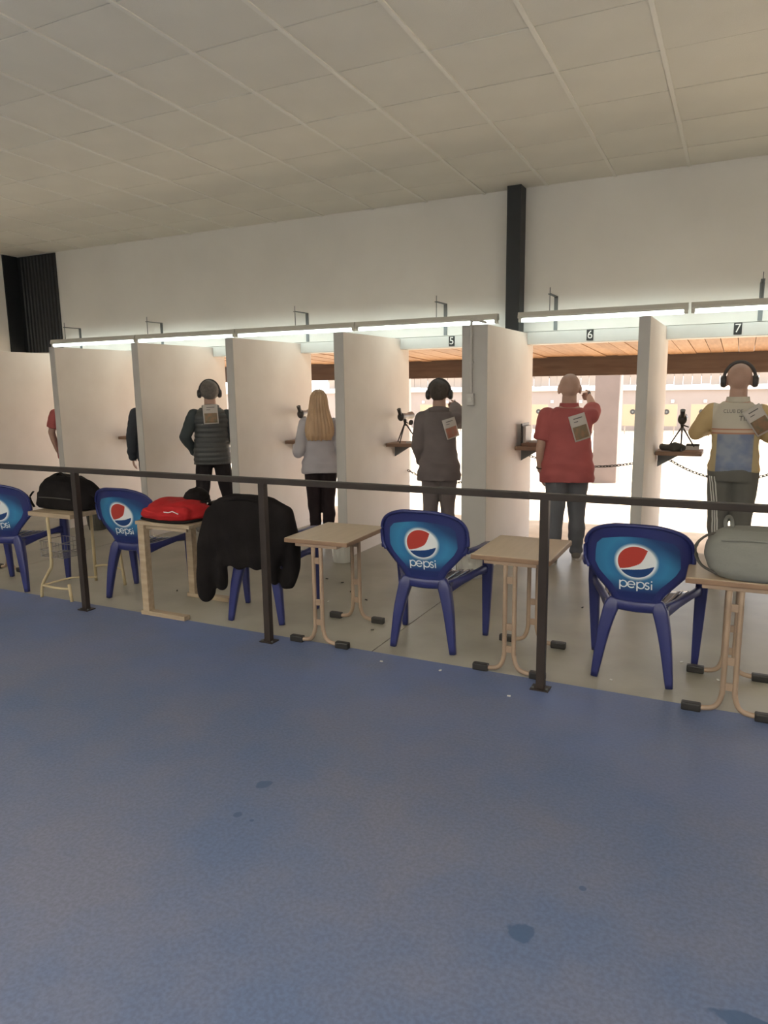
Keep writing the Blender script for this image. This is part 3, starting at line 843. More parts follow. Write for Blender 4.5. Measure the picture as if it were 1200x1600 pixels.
# ------------------------------------------------------------------ school desks with twin-tube ends
def make_desk():
    o = empty('school_desk')
    tp = MB().bbox(-0.222, 0.222, -0.282, 0.282, 0.664, 0.686, 0.004).build('desktop', M['desktop'], o)
    MB().bbox(-0.225, 0.225, -0.285, 0.285, 0.656, 0.6835, 0.005).build('edge_band', M['deskedge'], tp)
    for s in (-1, 1):
        MB().bbox(s * 0.13 - 0.012, s * 0.13 + 0.012, -0.25, 0.25, 0.632, 0.662, 0.003).build('side_rail', M['beige_tube'], o)
    for y in (-0.262, 0.262):
        MB().bbox(-0.15, 0.15, y - 0.014, y + 0.014, 0.636, 0.662, 0.005).build('cross_bar', M['beige_tube'], o)
        for s in (-1, 1):
            MB().sweep([(s * 0.027, y, 0.65), (s * 0.027, y, 0.18), (s * 0.029, y, 0.11), (s * 0.045, y, 0.055), (s * 0.08, y, 0.027), (s * 0.17, y, 0.019)], 0.0135, seg=10, pw=2, smooth=4, up=(0, 1, 0)).build('leg_tube', M['beige_tube'], o, 'all')
            MB().bbox(s * 0.165 - 0.046, s * 0.165 + 0.046, y - 0.02, y + 0.02, 0.0, 0.042, 0.008).build('rubber_foot', M['rubber'], o)
        for z in (0.15, 0.28, 0.55):
            MB().bbox(-0.02, 0.02, y - 0.006, y + 0.006, z - 0.02, z + 0.02, 0.003).build('spacer', M['beige_tube'], o)
    return o
desk0 = make_desk()
for i, (x, y, a, lb) in enumerate([(-2.335, 3.985, 1.5, 'bare wood-topped school desk right of the black jacket chair'), (-1.10, 4.02, 0.5, 'bare wood-topped school desk behind the rightmost handrail post'),
                               (0.02, 3.965, 1.0, 'wood-topped school desk carrying the grey bag'), (-5.97, 3.95, -4, 'school desk mostly out of the picture behind the leftmost armchair')]):
    c = desk0 if i == 0 else copy_tree(desk0)
    c.location = (x, y, 0); c.rotation_euler = (0, 0, math.radians(a))
    tag(c, lb, 'desk', 'school desks behind the handrail')

# cream tube desk with a wire basket
t1 = empty('tube_desk', (-4.756, 4.0, 0))
MB().bbox(-0.235, 0.235, -0.27, 0.29, 0.655, 0.69, 0.006).build('desktop', M['oldwood'], t1)
for s in (-1, 1):
    y = 0.265 * s
    if s < 0:
        MB().sweep([(-0.02, y, 0.655), (-0.02, y, 0.30), (-0.06, y, 0.22), (-0.15, y, 0.10), (-0.17, y, 0.0)], 0.013, seg=10, pw=2, smooth=4, up=(0, 1, 0)).build('leg', M['cream_tube'], t1, 'all')
        MB().sweep([(0.17, y, 0.0), (0.155, y, 0.14)], [0.013, 0.013], seg=10, pw=2).build('leg', M['cream_tube'], t1, 'all')
        MB().sweep([(-0.148, y, 0.10), (0.0, y, 0.092), (0.158, y, 0.10)], 0.010, seg=8, pw=2, smooth=3).build('stretcher', M['cream_tube'], t1, 'all')
        MB().sweep([(-0.14, y, 0.10), (0.0, -0.10, 0.135), (0.165, 0.0, 0.13)], 0.008, seg=8, pw=2, smooth=3).build('stretcher', M['cream_tube'], t1, 'all')
    else:
        MB().sweep([(-0.155, y, 0.655), (-0.155, y, 0.0)], [0.013, 0.013], seg=10, pw=2).build('leg', M['cream_tube'], t1, 'all')
        MB().sweep([(0.13, y, 0.655), (0.15, y, 0.30), (0.185, y, 0.0)], 0.013, seg=10, pw=2, smooth=3).build('leg', M['cream_tube'], t1, 'all')
        MB().sweep([(-0.155, y, 0.13), (0.0, y, 0.155), (0.17, y, 0.13)], 0.009, seg=8, pw=2, smooth=3).build('stretcher', M['cream_tube'], t1, 'all')
bk_ = MB()
for z in (0.34, 0.39, 0.46):
    bk_.sweep([(-0.13, -0.27, z), (0.12, -0.27, z), (0.12, -0.05, z), (-0.13, -0.05, z)], 0.003, seg=5, pw=2, closed=True)
for k in range(8):
    x = -0.125 + k * 0.035
    bk_.sweep([(x, -0.27, 0.46), (x, -0.27, 0.34), (x, -0.05, 0.34), (x, -0.05, 0.46)], 0.0025, seg=5, pw=2)
bk_.build('wire_basket', M['wire'], t1)
tag(t1, 'cream tubular desk with a wire basket, under the black backpack', 'desk')

# worn wooden table on runner feet
t2 = empty('wooden_table', (-3.62, 4.0, 0))
MB().bbox(-0.235, 0.265, -0.272, 0.285, 0.668, 0.695, 0.005).build('tabletop', M['oldwood'], t2)
for y in (-0.245, 0.245):
    MB().bbox(-0.215, -0.155, y - 0.028, y + 0.028, 0.03, 0.668, 0.004).build('leg', M['oldwood'], t2)
    MB().bbox(-0.235, 0.175, y - 0.03, y + 0.03, 0.0, 0.032, 0.004).build('runner', M['oldwood'], t2)
MB().bbox(-0.20, -0.165, -0.218, 0.218, 0.62, 0.665, 0.003).build('apron', M['oldwood'], t2)
MB().bbox(-0.21, 0.22, -0.25, -0.232, 0.64, 0.668, 0.003).build('batten', M['oldwood'], t2)
tag(t2, 'worn wooden table on flat runner feet, under the red jacket', 'table')

# ------------------------------------------------------------------ black jacket over the third armchair
def jacket_disp(co, no):
    fold = 0.010 * np.sin(co[:, 0] * 46 + 2.0 * wav(co, 3, 4, 2)) * np.clip((0.95 - co[:, 2]) / 0.4, 0.1, 1)
    return fold + 0.007 * wav(co, 5, 14, 2)
jm = MB()
jm.loft([(0.0, -0.235, 0.40, 0.20, 0.045, 3), (0.0, -0.245, 0.50, 0.25, 0.055, 3), (-0.005, -0.25, 0.60, 0.29, 0.066, 3), (0.0, -0.225, 0.70, 0.315, 0.085, 2.8), (0.0, -0.225, 0.78, 0.31, 0.085, 2.6), (0.0, -0.235, 0.845, 0.275, 0.075, 2.4), (-0.01, -0.24, 0.89, 0.21, 0.062, 2.2), (-0.01, -0.245, 0.918, 0.11, 0.035, 2)], 36)
jm.limb([(-0.27, -0.22, 0.76), (-0.315, -0.245, 0.55), (-0.345, -0.25, 0.36), (-0.35, -0.245, 0.21)], [0.075, 0.078, 0.072, 0.062], 16)
jm.limb([(-0.24, -0.24, 0.44), (-0.25, -0.23, 0.27)], [0.05, 0.04], 12)
jm.limb([(0.25, -0.20, 0.78), (0.295, -0.19, 0.60), (0.28, -0.19, 0.42), (0.255, -0.21, 0.30)], [0.06, 0.062, 0.06, 0.05], 16)
jm.limb([(0.15, -0.24, 0.42), (0.16, -0.24, 0.33)], [0.06, 0.04], 12)
jo = empty('draped_jacket', (-2.995, 4.115, 0), math.radians(9))
link_mesh('jacket', blob(jm, 0.011, 6, 0.5, jacket_disp), M['blackcloth'], jo)
MB().sweep([(-0.16, -0.275, 0.865), (-0.02, -0.297, 0.897), (0.12, -0.275, 0.868)], (0.018, 0.012), seg=8, smooth=4).build('collar', M['blackcloth'], jo, 'all')
tag(jo, 'black jacket with a long hanging sleeve draped over an armchair', 'jacket')

# ------------------------------------------------------------------ red jacket, cap and black case on the wooden table
rj = empty('folded_jacket', (-3.62, 3.93, 0.695))
rm_ = MB()
rm_.loft([(0.0, 0.0, 0.002, 0.215, 0.165, 2.6), (0.0, 0.0, 0.03, 0.235, 0.18, 2.6), (0.0, 0.0, 0.07, 0.232, 0.175, 2.4), (-0.01, 0.0, 0.11, 0.20, 0.15, 2.3), (-0.02, 0.0, 0.138, 0.14, 0.11, 2.2), (-0.02, 0.0, 0.15, 0.06, 0.06)], 36)
rm_.limb([(-0.18, -0.12, 0.04), (0.0, -0.16, 0.045), (0.17, -0.13, 0.06)], [0.045, 0.05, 0.045])
link_mesh('bundle', blob(rm_, 0.009, 5, 0.5, lambda co, no: (0.011 * wav(co * np.array([0.6, 0.6, 2.2]), 11, 24, 3)) * np.clip(co[:, 2] / 0.03, 0, 1)), M['redcloth'], rj)
MB().sweep([(0.06, -0.218, 0.085), (0.10, -0.216, 0.083), (0.13, -0.208, 0.092), (0.165, -0.19, 0.072)], (0.002, 0.0035), seg=6, pw=2).build('white_piping', M['white'], rj)
MB().sweep([(-0.215, -0.15, 0.012), (0.0, -0.198, 0.011), (0.19, -0.165, 0.012), (0.23, 0.0, 0.012)], (0.012, 0.010), seg=6, smooth=3).build('dark_hem', M['blackcloth'], rj, 'all')
tag(rj, 'bright red jacket folded into a bundle on the wooden table', 'jacket')

cp = empty('baseball_cap', (-3.535, 4.03, 0.818), math.radians(-20))
MB().loft([(0, 0, 0.0, 0.088, 0.098), (0, 0, 0.03, 0.088, 0.096), (0, 0, 0.06, 0.074, 0.08), (0, 0, 0.082, 0.048, 0.052), (0, 0, 0.092, 0.018, 0.02)], 24).build('crown', M['blackcloth'], cp, 'all')
MB().prism([(0.07 * math.cos(a) + 0.065 * max(0, math.cos(a)), 0.085 * math.sin(a)) for a in [i * PI / 12 - PI / 2 for i in range(13)]], 'z', -0.004, 0.006).build('brim', M['blackcloth'], cp)
MB().sphere((0, 0, 0.093), 0.007).build('button', M['blackcloth'], cp, 'all')
tag(cp, 'black cap lying on top of the red jacket bundle', 'cap')
cs_ = empty('black_case', (-3.43, 4.20, 0.695))
MB().bbox(-0.10, 0.12, -0.07, 0.07, 0.0, 0.085, 0.012).build('body', M['blackcloth'], cs_)
MB().bbox(-0.095, 0.115, -0.066, 0.066, 0.084, 0.098, 0.006).build('lid', M['strapgrey'], cs_)
tag(cs_, 'dark case with a grey lid behind the red jacket bundle', 'case')

# ------------------------------------------------------------------ black backpack on the cream desk
bp0 = empty('backpack', (-4.81, 3.99, 0.69)); bp0.scale = (1.2, 1.0, 1.06)
bm_ = MB()
bm_.loft([(0.0, 0, 0.002, 0.235, 0.14, 3.5), (0.0, 0, 0.05, 0.245, 0.15, 3.2), (-0.01, 0, 0.10, 0.235, 0.15, 3), (-0.02, 0, 0.16, 0.205, 0.14, 2.8), (-0.02, 0, 0.21, 0.16, 0.12, 2.5), (-0.01, 0, 0.245, 0.10, 0.08, 2.3)], 36)
bm_.limb([(0.05, 0, 0.21), (0.16, 0.0, 0.17), (0.235, 0.01, 0.13)], [0.045, 0.045, 0.035])
bm_.limb([(-0.22, -0.08, 0.03), (-0.235, -0.06, 0.10)], [0.03, 0.025])
bm_.limb([(-0.17, 0.0, 0.18), (-0.06, -0.02, 0.235)], [0.04, 0.03])
link_mesh('bag', blob(bm_, 0.009, 4, 0.5, lambda co, no: 0.012 * wav(co, 21, 22, 3) * np.clip(co[:, 2] / 0.02, 0, 1)), M['blackcloth'], bp0)
MB().sweep([(-0.06, -0.05, 0.245), (-0.02, -0.055, 0.272), (0.03, -0.05, 0.245)], (0.010, 0.004), seg=8, smooth=4).build('top_handle', M['blackcloth'], bp0, 'all')
MB().sweep([(-0.205, -0.145, 0.012), (-0.235, -0.15, 0.08), (-0.20, -0.145, 0.13)], (0.012, 0.004), seg=8, smooth=4).build('strap', M['blackcloth'], bp0, 'all')
MB().bbox(0.195, 0.225, -0.165, -0.155, 0.03, 0.05, 0.003).build('buckle', M['plastic_white'], bp0)
MB().sweep([(-0.15, -0.148, 0.09), (0.0, -0.158, 0.095), (0.15, -0.148, 0.09)], (0.003, 0.004), seg=6, smooth=3).build('zip', M['strapgrey'], bp0)
tag(bp0, 'bulky black backpack heaped on the cream tubular desk', 'backpack')

# ------------------------------------------------------------------ grey bag on the right-hand desk
gb = empty('shoulder_bag', (0.095, 3.80, 0.686)); gb.scale = (1.06, 1.0, 1.02)
gm = MB()
gm.loft([(0.03, 0, 0.002, 0.18, 0.12, 2.8), (0.03, 0, 0.04, 0.225, 0.145, 2.8), (0.03, 0, 0.10, 0.245, 0.15, 2.5), (0.02, 0, 0.16, 0.225, 0.135, 2.4), (0.0, 0, 0.205, 0.175, 0.11, 2.4), (0.0, 0, 0.235, 0.13, 0.07, 2.4)], 36)
gm.limb([(0.22, 0.0, 0.10), (0.32, 0.02, 0.13)], [0.09, 0.085])
link_mesh('bag', blob(gm, 0.010, 5, 0.5, lambda co, no: 0.004 * wav(co, 31, 14, 2) * np.clip(co[:, 2] / 0.03, 0, 1)), M['glare_grey'], gb)
MB().sweep([(-0.125, 0.0, 0.225), (-0.13, 0.0, 0.262), (-0.118, 0.0, 0.285), (-0.105, 0.0, 0.268), (-0.10, 0.0, 0.232)], (0.009, 0.006), seg=8, smooth=4, up=(0, 1, 0)).build('handle', M['glare_grey'], gb, 'all')
MB().sweep([(-0.135, -0.02, 0.20), (-0.19, -0.03, 0.20), (-0.24, -0.04, 0.155), (-0.243, -0.05, 0.10), (-0.215, -0.06, 0.05), (-0.15, -0.08, 0.02)], [(0.004, 0.006), (0.005, 0.006), (0.012, 0.005), (0.013, 0.005), (0.008, 0.006), (0.008, 0.006)], seg=8, smooth=4).build('strap', M['strapgrey'], gb, 'all')
MB().sweep([(-0.14, -0.112, 0.19), (0.02, -0.13, 0.20), (0.18, -0.112, 0.19)], (0.003, 0.004), seg=6, smooth=4).build('zip', M['glare_grey'], gb)
tag(gb, 'rounded grey canvas bag with a strap loop on the right-hand desk', 'bag')

# ------------------------------------------------------------------ bins
def bin_(loc, label, m, r=0.11, h=0.24):
    o = empty('waste_bin', loc)
    MB().lathe([(r * 0.78, 0.0), (r * 0.82, 0.01), (r, h), (r * 1.05, h), (r * 1.05, h + 0.012), (r * 0.97, h + 0.012), (r * 0.96, h - 0.01), (r * 0.78, 0.015)], seg=24).build('bucket', m, o, True)
    for k in range(14):
        a = 2 * PI * k / 14
        MB().cyl((r * 0.86 * math.cos(a), r * 0.86 * math.sin(a), 0.05), (r * 0.99 * math.cos(a), r * 0.99 * math.sin(a), h - 0.02), 0.004, seg=5).build('rib', m, o)
    tag(o, label, 'bin', 'waste bins')
bin_((-3.29, 5.72, 0), 'white ribbed plastic bin in front of a partition, behind the bare desk', M['plastic_white'])
bin_((-2.02, 5.70, 0), 'white plastic bin at the foot of the thick partition', M['plastic_white'], 0.14, 0.20)
bin_((-6.75, 5.95, 0), 'dark bin with a pale rim at the left, seen past the armchair', M['strapgrey'], 0.12, 0.26)

# scraps and spent cases on the floor
sc_me = MB().bbox(-0.009, 0.009, -0.005, 0.005, 0.0, 0.006, 0.002).mesh('paper_scrap'); sc_me.materials.append(M['plastic_white'])
sd_me = MB().cyl((-0.011, 0, 0.005), (0.011, 0, 0.005), 0.005, seg=8).mesh('spent_case'); sd_me.materials.append(M['strapgrey'])
for i, (x, y) in enumerate([(-1.839, 3.627), (-1.469, 3.645), (-0.559, 3.91), (-0.229, 4.347), (-0.029, 4.152), (-1.011, 3.474), (-2.755, 4.549)]):
    o = bpy.data.objects.new('paper_scrap', sc_me); col.objects.link(o); o.location = (x, y, 0); o.rotation_euler = (0, 0, i * 1.3)
    tag(o, 'tiny white paper scrap lying on the floor', 'scrap', 'white scraps on the floor')
for i, (x, y) in enumerate([(-3.099, 5.105), (-2.917, 5.052), (-2.724, 4.847), (-2.505, 4.696), (-2.144, 4.102), (-0.963, 5.168), (-4.035, 4.3)]):
    o = bpy.data.objects.new('spent_case', sd_me); col.objects.link(o); o.location = (x, y, 0); o.rotation_euler = (0, 0, i * 0.9)
    tag(o, 'tiny dark spent case lying on the grey floor', 'cartridge', 'spent cases on the booth floor')

# ------------------------------------------------------------------ shelves on the partitions
def shelf(xr, label, wd=0.33, y0=6.70, y1=7.06):
    o = empty('booth_shelf', (xr, (y0 + y1) / 2, 1.0))
    d = (y1 - y0) / 2
    MB().bbox(0.006, wd, -d, d, 0.0, 0.035, 0.004).build('board', M['shelfwood'], o)
    MB().prism([(0.0, -0.12), (0.0, 0.0), (0.20, 0.0)], 'y', -0.012, 0.012).xf(Matrix.Translation((0.006, 0.05, 0))).build('bracket', M['galv'], o)
    tag(o, label, 'shelf', 'small shelves on the booth partitions')
    return o
shelf(-7.11, 'small shelf beside the person with the navy sleeve')
shelf(-5.835, 'small shelf in front of the person in the grey puffer vest')
shelf(-4.57, 'small shelf at the left elbow of the person in the pale sweater')
shelf(-3.315, 'small wooden shelf carrying the dark scope with a side disc')
shelf(-1.94, 'small wooden shelf with the upright case, left of the red polo')
shelf(-0.665, 'small wooden shelf with the tripod scope, left of the yellow-sleeved person', 0.375, 6.58, 6.92)

def scope(loc, rz, label, tilt=0.0, big=1.0):
    o = empty('spotting_scope', loc, rz); o.scale = (big,) * 3
    for k in range(3):
        a = 2 * PI * k / 3 - PI / 2
        MB().sweep([(0.012 * math.cos(a), 0.012 * math.sin(a), 0.19), (0.135 * math.cos(a), 0.135 * math.sin(a), 0.004)], [0.0075, 0.0062], seg=8, pw=2).build('tripod_leg', M['scope'], o)
    MB().lathe([(0.012, 0.0), (0.014, 0.02), (0.014, 0.04), (0.018, 0.045), (0.018, 0.062), (0.010, 0.068)], (0, 0, 0.175), 14).build('tripod_head', M['scope'], o, True)
    MB().cyl((0.015, -0.01, 0.215), (0.05, -0.04, 0.205), 0.006, seg=8).build('pan_knob', M['scope'], o)
    b = MB().lathe([(0.026, -0.12), (0.033, -0.10), (0.034, -0.02), (0.028, 0.02), (0.030, 0.06), (0.040, 0.12), (0.041, 0.16), (0.036, 0.161)], seg=20)
    b.xf(Matrix.Translation((0, 0, 0.275)) @ Matrix.Rotation(tilt, 4, 'Y') @ Matrix.Rotation(-PI / 2, 4, 'X'))
    bd = b.build('scope_body', M['scopegrey'], o, True)
    MB().sphere((0, -0.10, 0.272), 0.041, (0.92, 0.75, 1.1)).build('prism_housing', M['scope'], bd, 'all')
    MB().cyl((0, -0.115, 0.295), (0, -0.150, 0.352), 0.019, 0.021, seg=14).build('eyepiece', M['scope'], bd, True)
    tag(o, label, 'scope', 'spotting scopes on the shelves')
    return o
s5 = scope((-3.16, 6.86, 1.035), math.radians(0), 'dark spotting scope with a hanging lens cap on the shelf left of the dark jacket', 0.05)
MB().cyl((0.05, 0.02, 0.21), (0.06, 0.035, 0.205), 0.028, seg=18).build('lens_cap', M['scope'], s5)
scope((-0.465, 6.74, 1.035), math.radians(3), 'tripod spotting scope on the rightmost shelf, beside the yellow-sleeved person', 0.0)
scope((-4.41, 6.88, 1.035), math.radians(10), 'dark spotting scope partly hidden behind the pale sweater', 0.0, 1.08)

# things on the shelves
ca = empty('pistol_case', (-1.80, 6.90, 1.035))
MB().bbox(-0.10, -0.085, -0.13, 0.12, 0.0, 0.215, 0.003).build('lid', M['scope'], ca)
MB().bbox(-0.083, -0.055, -0.11, 0.10, 0.02, 0.19, 0.004).build('foam', M['conduit'], ca)
MB().bbox(-0.10, 0.10, -0.13, 0.12, 0.0, 0.032, 0.004).build('tray', M['shelfwood'], ca)
MB().bbox(-0.03, 0.08, -0.08, 0.06, 0.032, 0.05, 0.004).build('cartridge_box', M['conduit'], ca)
tag(ca, 'open dark case standing upright on the shelf beside the red polo shirt', 'case')
cl = MB().limb([(-0.13, 0, 0.02), (-0.04, -0.02, 0.028), (0.03, 0.0, 0.018)], [0.03, 0.042, 0.022])
clo = link_mesh('dark_cloth', blob(cl, 0.006, 4, 0.5, lambda co, no: 0.006 * wav(co, 41, 40, 2)), M['strapgrey'], None, (-0.475, 6.66, 1.046))
tag(clo, 'crumpled dark cloth lying on the rightmost shelf', 'cloth')
am = empty('ammunition_box', (-0.385, 6.84, 1.035))
MB().bbox(-0.06, 0.06, -0.04, 0.04, 0.0, 0.035, 0.003).build('box', M['conduit'], am)
MB().bbox(-0.045, 0.061, -0.041, 0.041, 0.033, 0.05, 0.003).build('lid', M['strapgrey'], am)
tag(am, 'small box with a dark lid under the tripod scope at the right', 'box')
a2 = MB().bbox(-0.05, 0.05, -0.03, 0.03, 0.0, 0.02, 0.003).build('cartridge_tray', M['conduit'], None, loc=(-3.06, 6.80, 1.035))
tag(a2, 'small pale cartridge tray at the foot of the dark scope', 'tray')

# ------------------------------------------------------------------ people
def torso_rings(kw=1.0, kd=1.0, off=0.0, zlo=0.86, belly=0.0, zhi=1.50, female=False, flare=0.0):
    T = [(0.80, 0.172, 0.118, 0.0), (0.88, 0.172, 0.122, -0.01), (0.96, 0.168, 0.120, -0.008), (1.05, 0.156, 0.112, 0.0), (1.14, 0.155, 0.110, 0.0), (1.24, 0.168, 0.116, 0.0), (1.30, 0.176, 0.114, -0.005), (1.36, 0.166, 0.100, -0.012), (1.405, 0.128, 0.086, -0.015), (1.44, 0.092, 0.074, -0.015), (1.475, 0.066, 0.064, -0.012), (1.50, 0.060, 0.060, -0.01)]
    if female:
        T = [(0.80, 0.170, 0.118, -0.01), (0.88, 0.176, 0.124, -0.012), (0.96, 0.166, 0.114, -0.005), (1.05, 0.140, 0.098, 0.0), (1.14, 0.136, 0.096, 0.0), (1.24, 0.148, 0.108, 0.006), (1.30, 0.154, 0.104, 0.0), (1.36, 0.146, 0.088, -0.012), (1.405, 0.112, 0.076, -0.015), (1.44, 0.080, 0.064, -0.014), (1.475, 0.055, 0.054, -0.012), (1.50, 0.050, 0.050, -0.01)]
    out = []
    if zlo < 0.80:
        z, rx, ry, cy = T[0]; out.append((0, cy, zlo, rx * kw + off + flare, ry * kd + off + flare * .6, 2.5))
    for z, rx, ry, cy in T:
        if z < zlo - 1e-6 or z > zhi: continue
        b = belly * max(0, 1 - abs(z - 1.06) / 0.2)
        fl = flare * max(0, min(1, (1.0 - z) / 0.2))
        k2 = kw if z < 1.38 else 1 + (kw - 1) * 0.3
        out.append((0, cy + b * 0.4, z, rx * k2 + off + b * 0.7 + fl, ry * kd + off + b * 0.8 + fl * .6, 2.5 if z < 1.33 else 2.1))
    return out
def hand(mb, w, d, n, curl, side, sz=1.0):
    w = Vector(w); d = Vector(d).normalized(); n = Vector(n); n = (n - d * n.dot(d)).normalized(); s = d.cross(n).normalized() * side
    kn = []
    for off in (-0.030, -0.010, 0.010, 0.029):
        k = w + d * (0.088 - abs(off) * 0.25) * sz + s * off * sz
        kn.append(k); mb.limb([w + s * off * 0.6 * sz + d * 0.012, k], [0.016 * sz, 0.0125 * sz], 10)
    for k, L in zip(kn, (0.062, 0.078, 0.084, 0.074)):
        p = k; a = curl * 0.5; pts = [p]
        for fr in (0.45, 0.31, 0.24):
            dd = d * math.cos(a) + n * math.sin(a)
            p = p + dd * L * fr * sz; pts.append(p); a += curl * 0.75
        mb.limb(pts, [0.0125 * sz, 0.0118 * sz, 0.0108 * sz, 0.0098 * sz], 10)
    b = w + d * 0.028 + s * 0.030 * sz
    t1_ = b + (d * 0.55 + s * 0.6 + n * 0.35).normalized() * 0.042 * sz
    mb.limb([w + d * 0.02 + s * 0.012, b, t1_, t1_ + (d * 0.85 + s * 0.1 + n * 0.5).normalized() * 0.032 * sz], [0.018 * sz, 0.0155 * sz, 0.0115 * sz, 0.0095 * sz], 10)

def drape(shirt_me, pts2, eps):
    bv = BVHTree.FromPolygons([v.co[:] for v in shirt_me.vertices], [p.vertices[:] for p in shirt_me.polygons])
    out = []; last = -0.12
    for x, z in pts2:
        h = bv.ray_cast(Vector((x, -1.0, z)), Vector((0, 1, 0)))
        if h[0] is not None and h[0].y < 0.10: last = h[0].y
        out.append((x, last - eps, z))
    return out
def sheet(name, surf, n, u0, u1, v0, v1, eps, m, parent, k=9, thick=0.0012):
    """thin sheet lying on a smoothed n x n surface grid (rows of points)"""
    def S(u, v):
        a = min(u * (n - 1), n - 1.0001); b = min(v * (n - 1), n - 1.0001); i, j = int(a), int(b); fa, fb = a - i, b - j
        g = lambda jj, ii: np.array(surf[jj * n + ii])
        return (g(j, i) * (1 - fa) + g(j, i + 1) * fa) * (1 - fb) + (g(j + 1, i) * (1 - fa) + g(j + 1, i + 1) * fa) * fb
    P = []
    for j in range(k):
        for i in range(k):
            q = S(u0 + (u1 - u0) * i / (k - 1), v0 + (v1 - v0) * j / (k - 1)); P.append((q[0], q[1] - eps, q[2]))
    Q = [(x, y + thick, z) for x, y, z in P]
    fs = grid_faces(k, k) + [tuple(reversed(f)) for f in grid_faces(k, k, k * k)]
    ed = [i for i in range(k)] + [j * k + k - 1 for j in range(1, k)] + [(k - 1) * k + i for i in range(k - 2, -1, -1)] + [j * k for j in range(k - 2, 0, -1)]
    fs += [(ed[q], k * k + ed[q], k * k + ed[(q + 1) % len(ed)], ed[(q + 1) % len(ed)]) for q in range(len(ed))]
    return MB().add(P + Q, fs).build(name, m, parent, 'all')
M['bibpaper'] = mat('bib_paper', (0.50, 0.47, 0.45), 0.7)
M['bibpic'] = mat('bib_picture', (0.30, 0.17, 0.10), 0.6, color2=(0.16, 0.15, 0.10), vscale=22)
M['bibink'] = mat('bib_ink', (0.12, 0.11, 0.12), 0.7)
M['bibpicred'] = mat('bib_picture_red', (0.40, 0.13, 0.08), 0.6, color2=(0.28, 0.20, 0.16), vscale=20)
def bib(shirt_me, cx, cz, rot, parent, w=0.165, h=0.225, pic='bibpic', extra=0.0):
    n = 13; c, s = math.cos(rot), math.sin(rot); P2 = []
    for j in range(n):
        for i in range(n):
            a = (i / (n - 1) - 0.5) * w; b = (j / (n - 1) - 0.5) * h
            P2.append((cx + a * c - b * s, cz + a * s + b * c))
    P = drape(shirt_me, P2, 0.0)
    Y = np.array([q[1] for q in P]).reshape(n, n); Y0 = Y.copy()
    # paper does not follow wrinkles: fit a gently bent sheet and keep it outside the cloth
    I, J = np.meshgrid(np.linspace(-1, 1, n), np.linspace(-1, 1, n)); A = np.stack([np.ones(n * n), I.ravel(), J.ravel(), I.ravel() ** 2, J.ravel() ** 2, (I * J).ravel()], 1)
    F = (A @ np.linalg.lstsq(A, Y.ravel(), rcond=None)[0]).reshape(n, n)
    F -= max(0.0, float((F - Y0).max()) * 0.85)
    surf = [(q[0], float(y) - 0.004 - extra, q[2]) for q, y in zip(P, F.ravel())]
    b = sheet('paper_bib', surf, n, 0, 1, 0, 1, 0.0, M['bibpaper'], parent)
    sheet('picture', surf, n, .08, .92, .06, .56, 0.0015, M[pic], b)
    sheet('text_line', surf, n, .26, .80, .84, .875, 0.0015, M['bibink'], b)
    sheet('text_line', surf, n, .24, .50, .72, .75, 0.0015, M['bibink'], b)

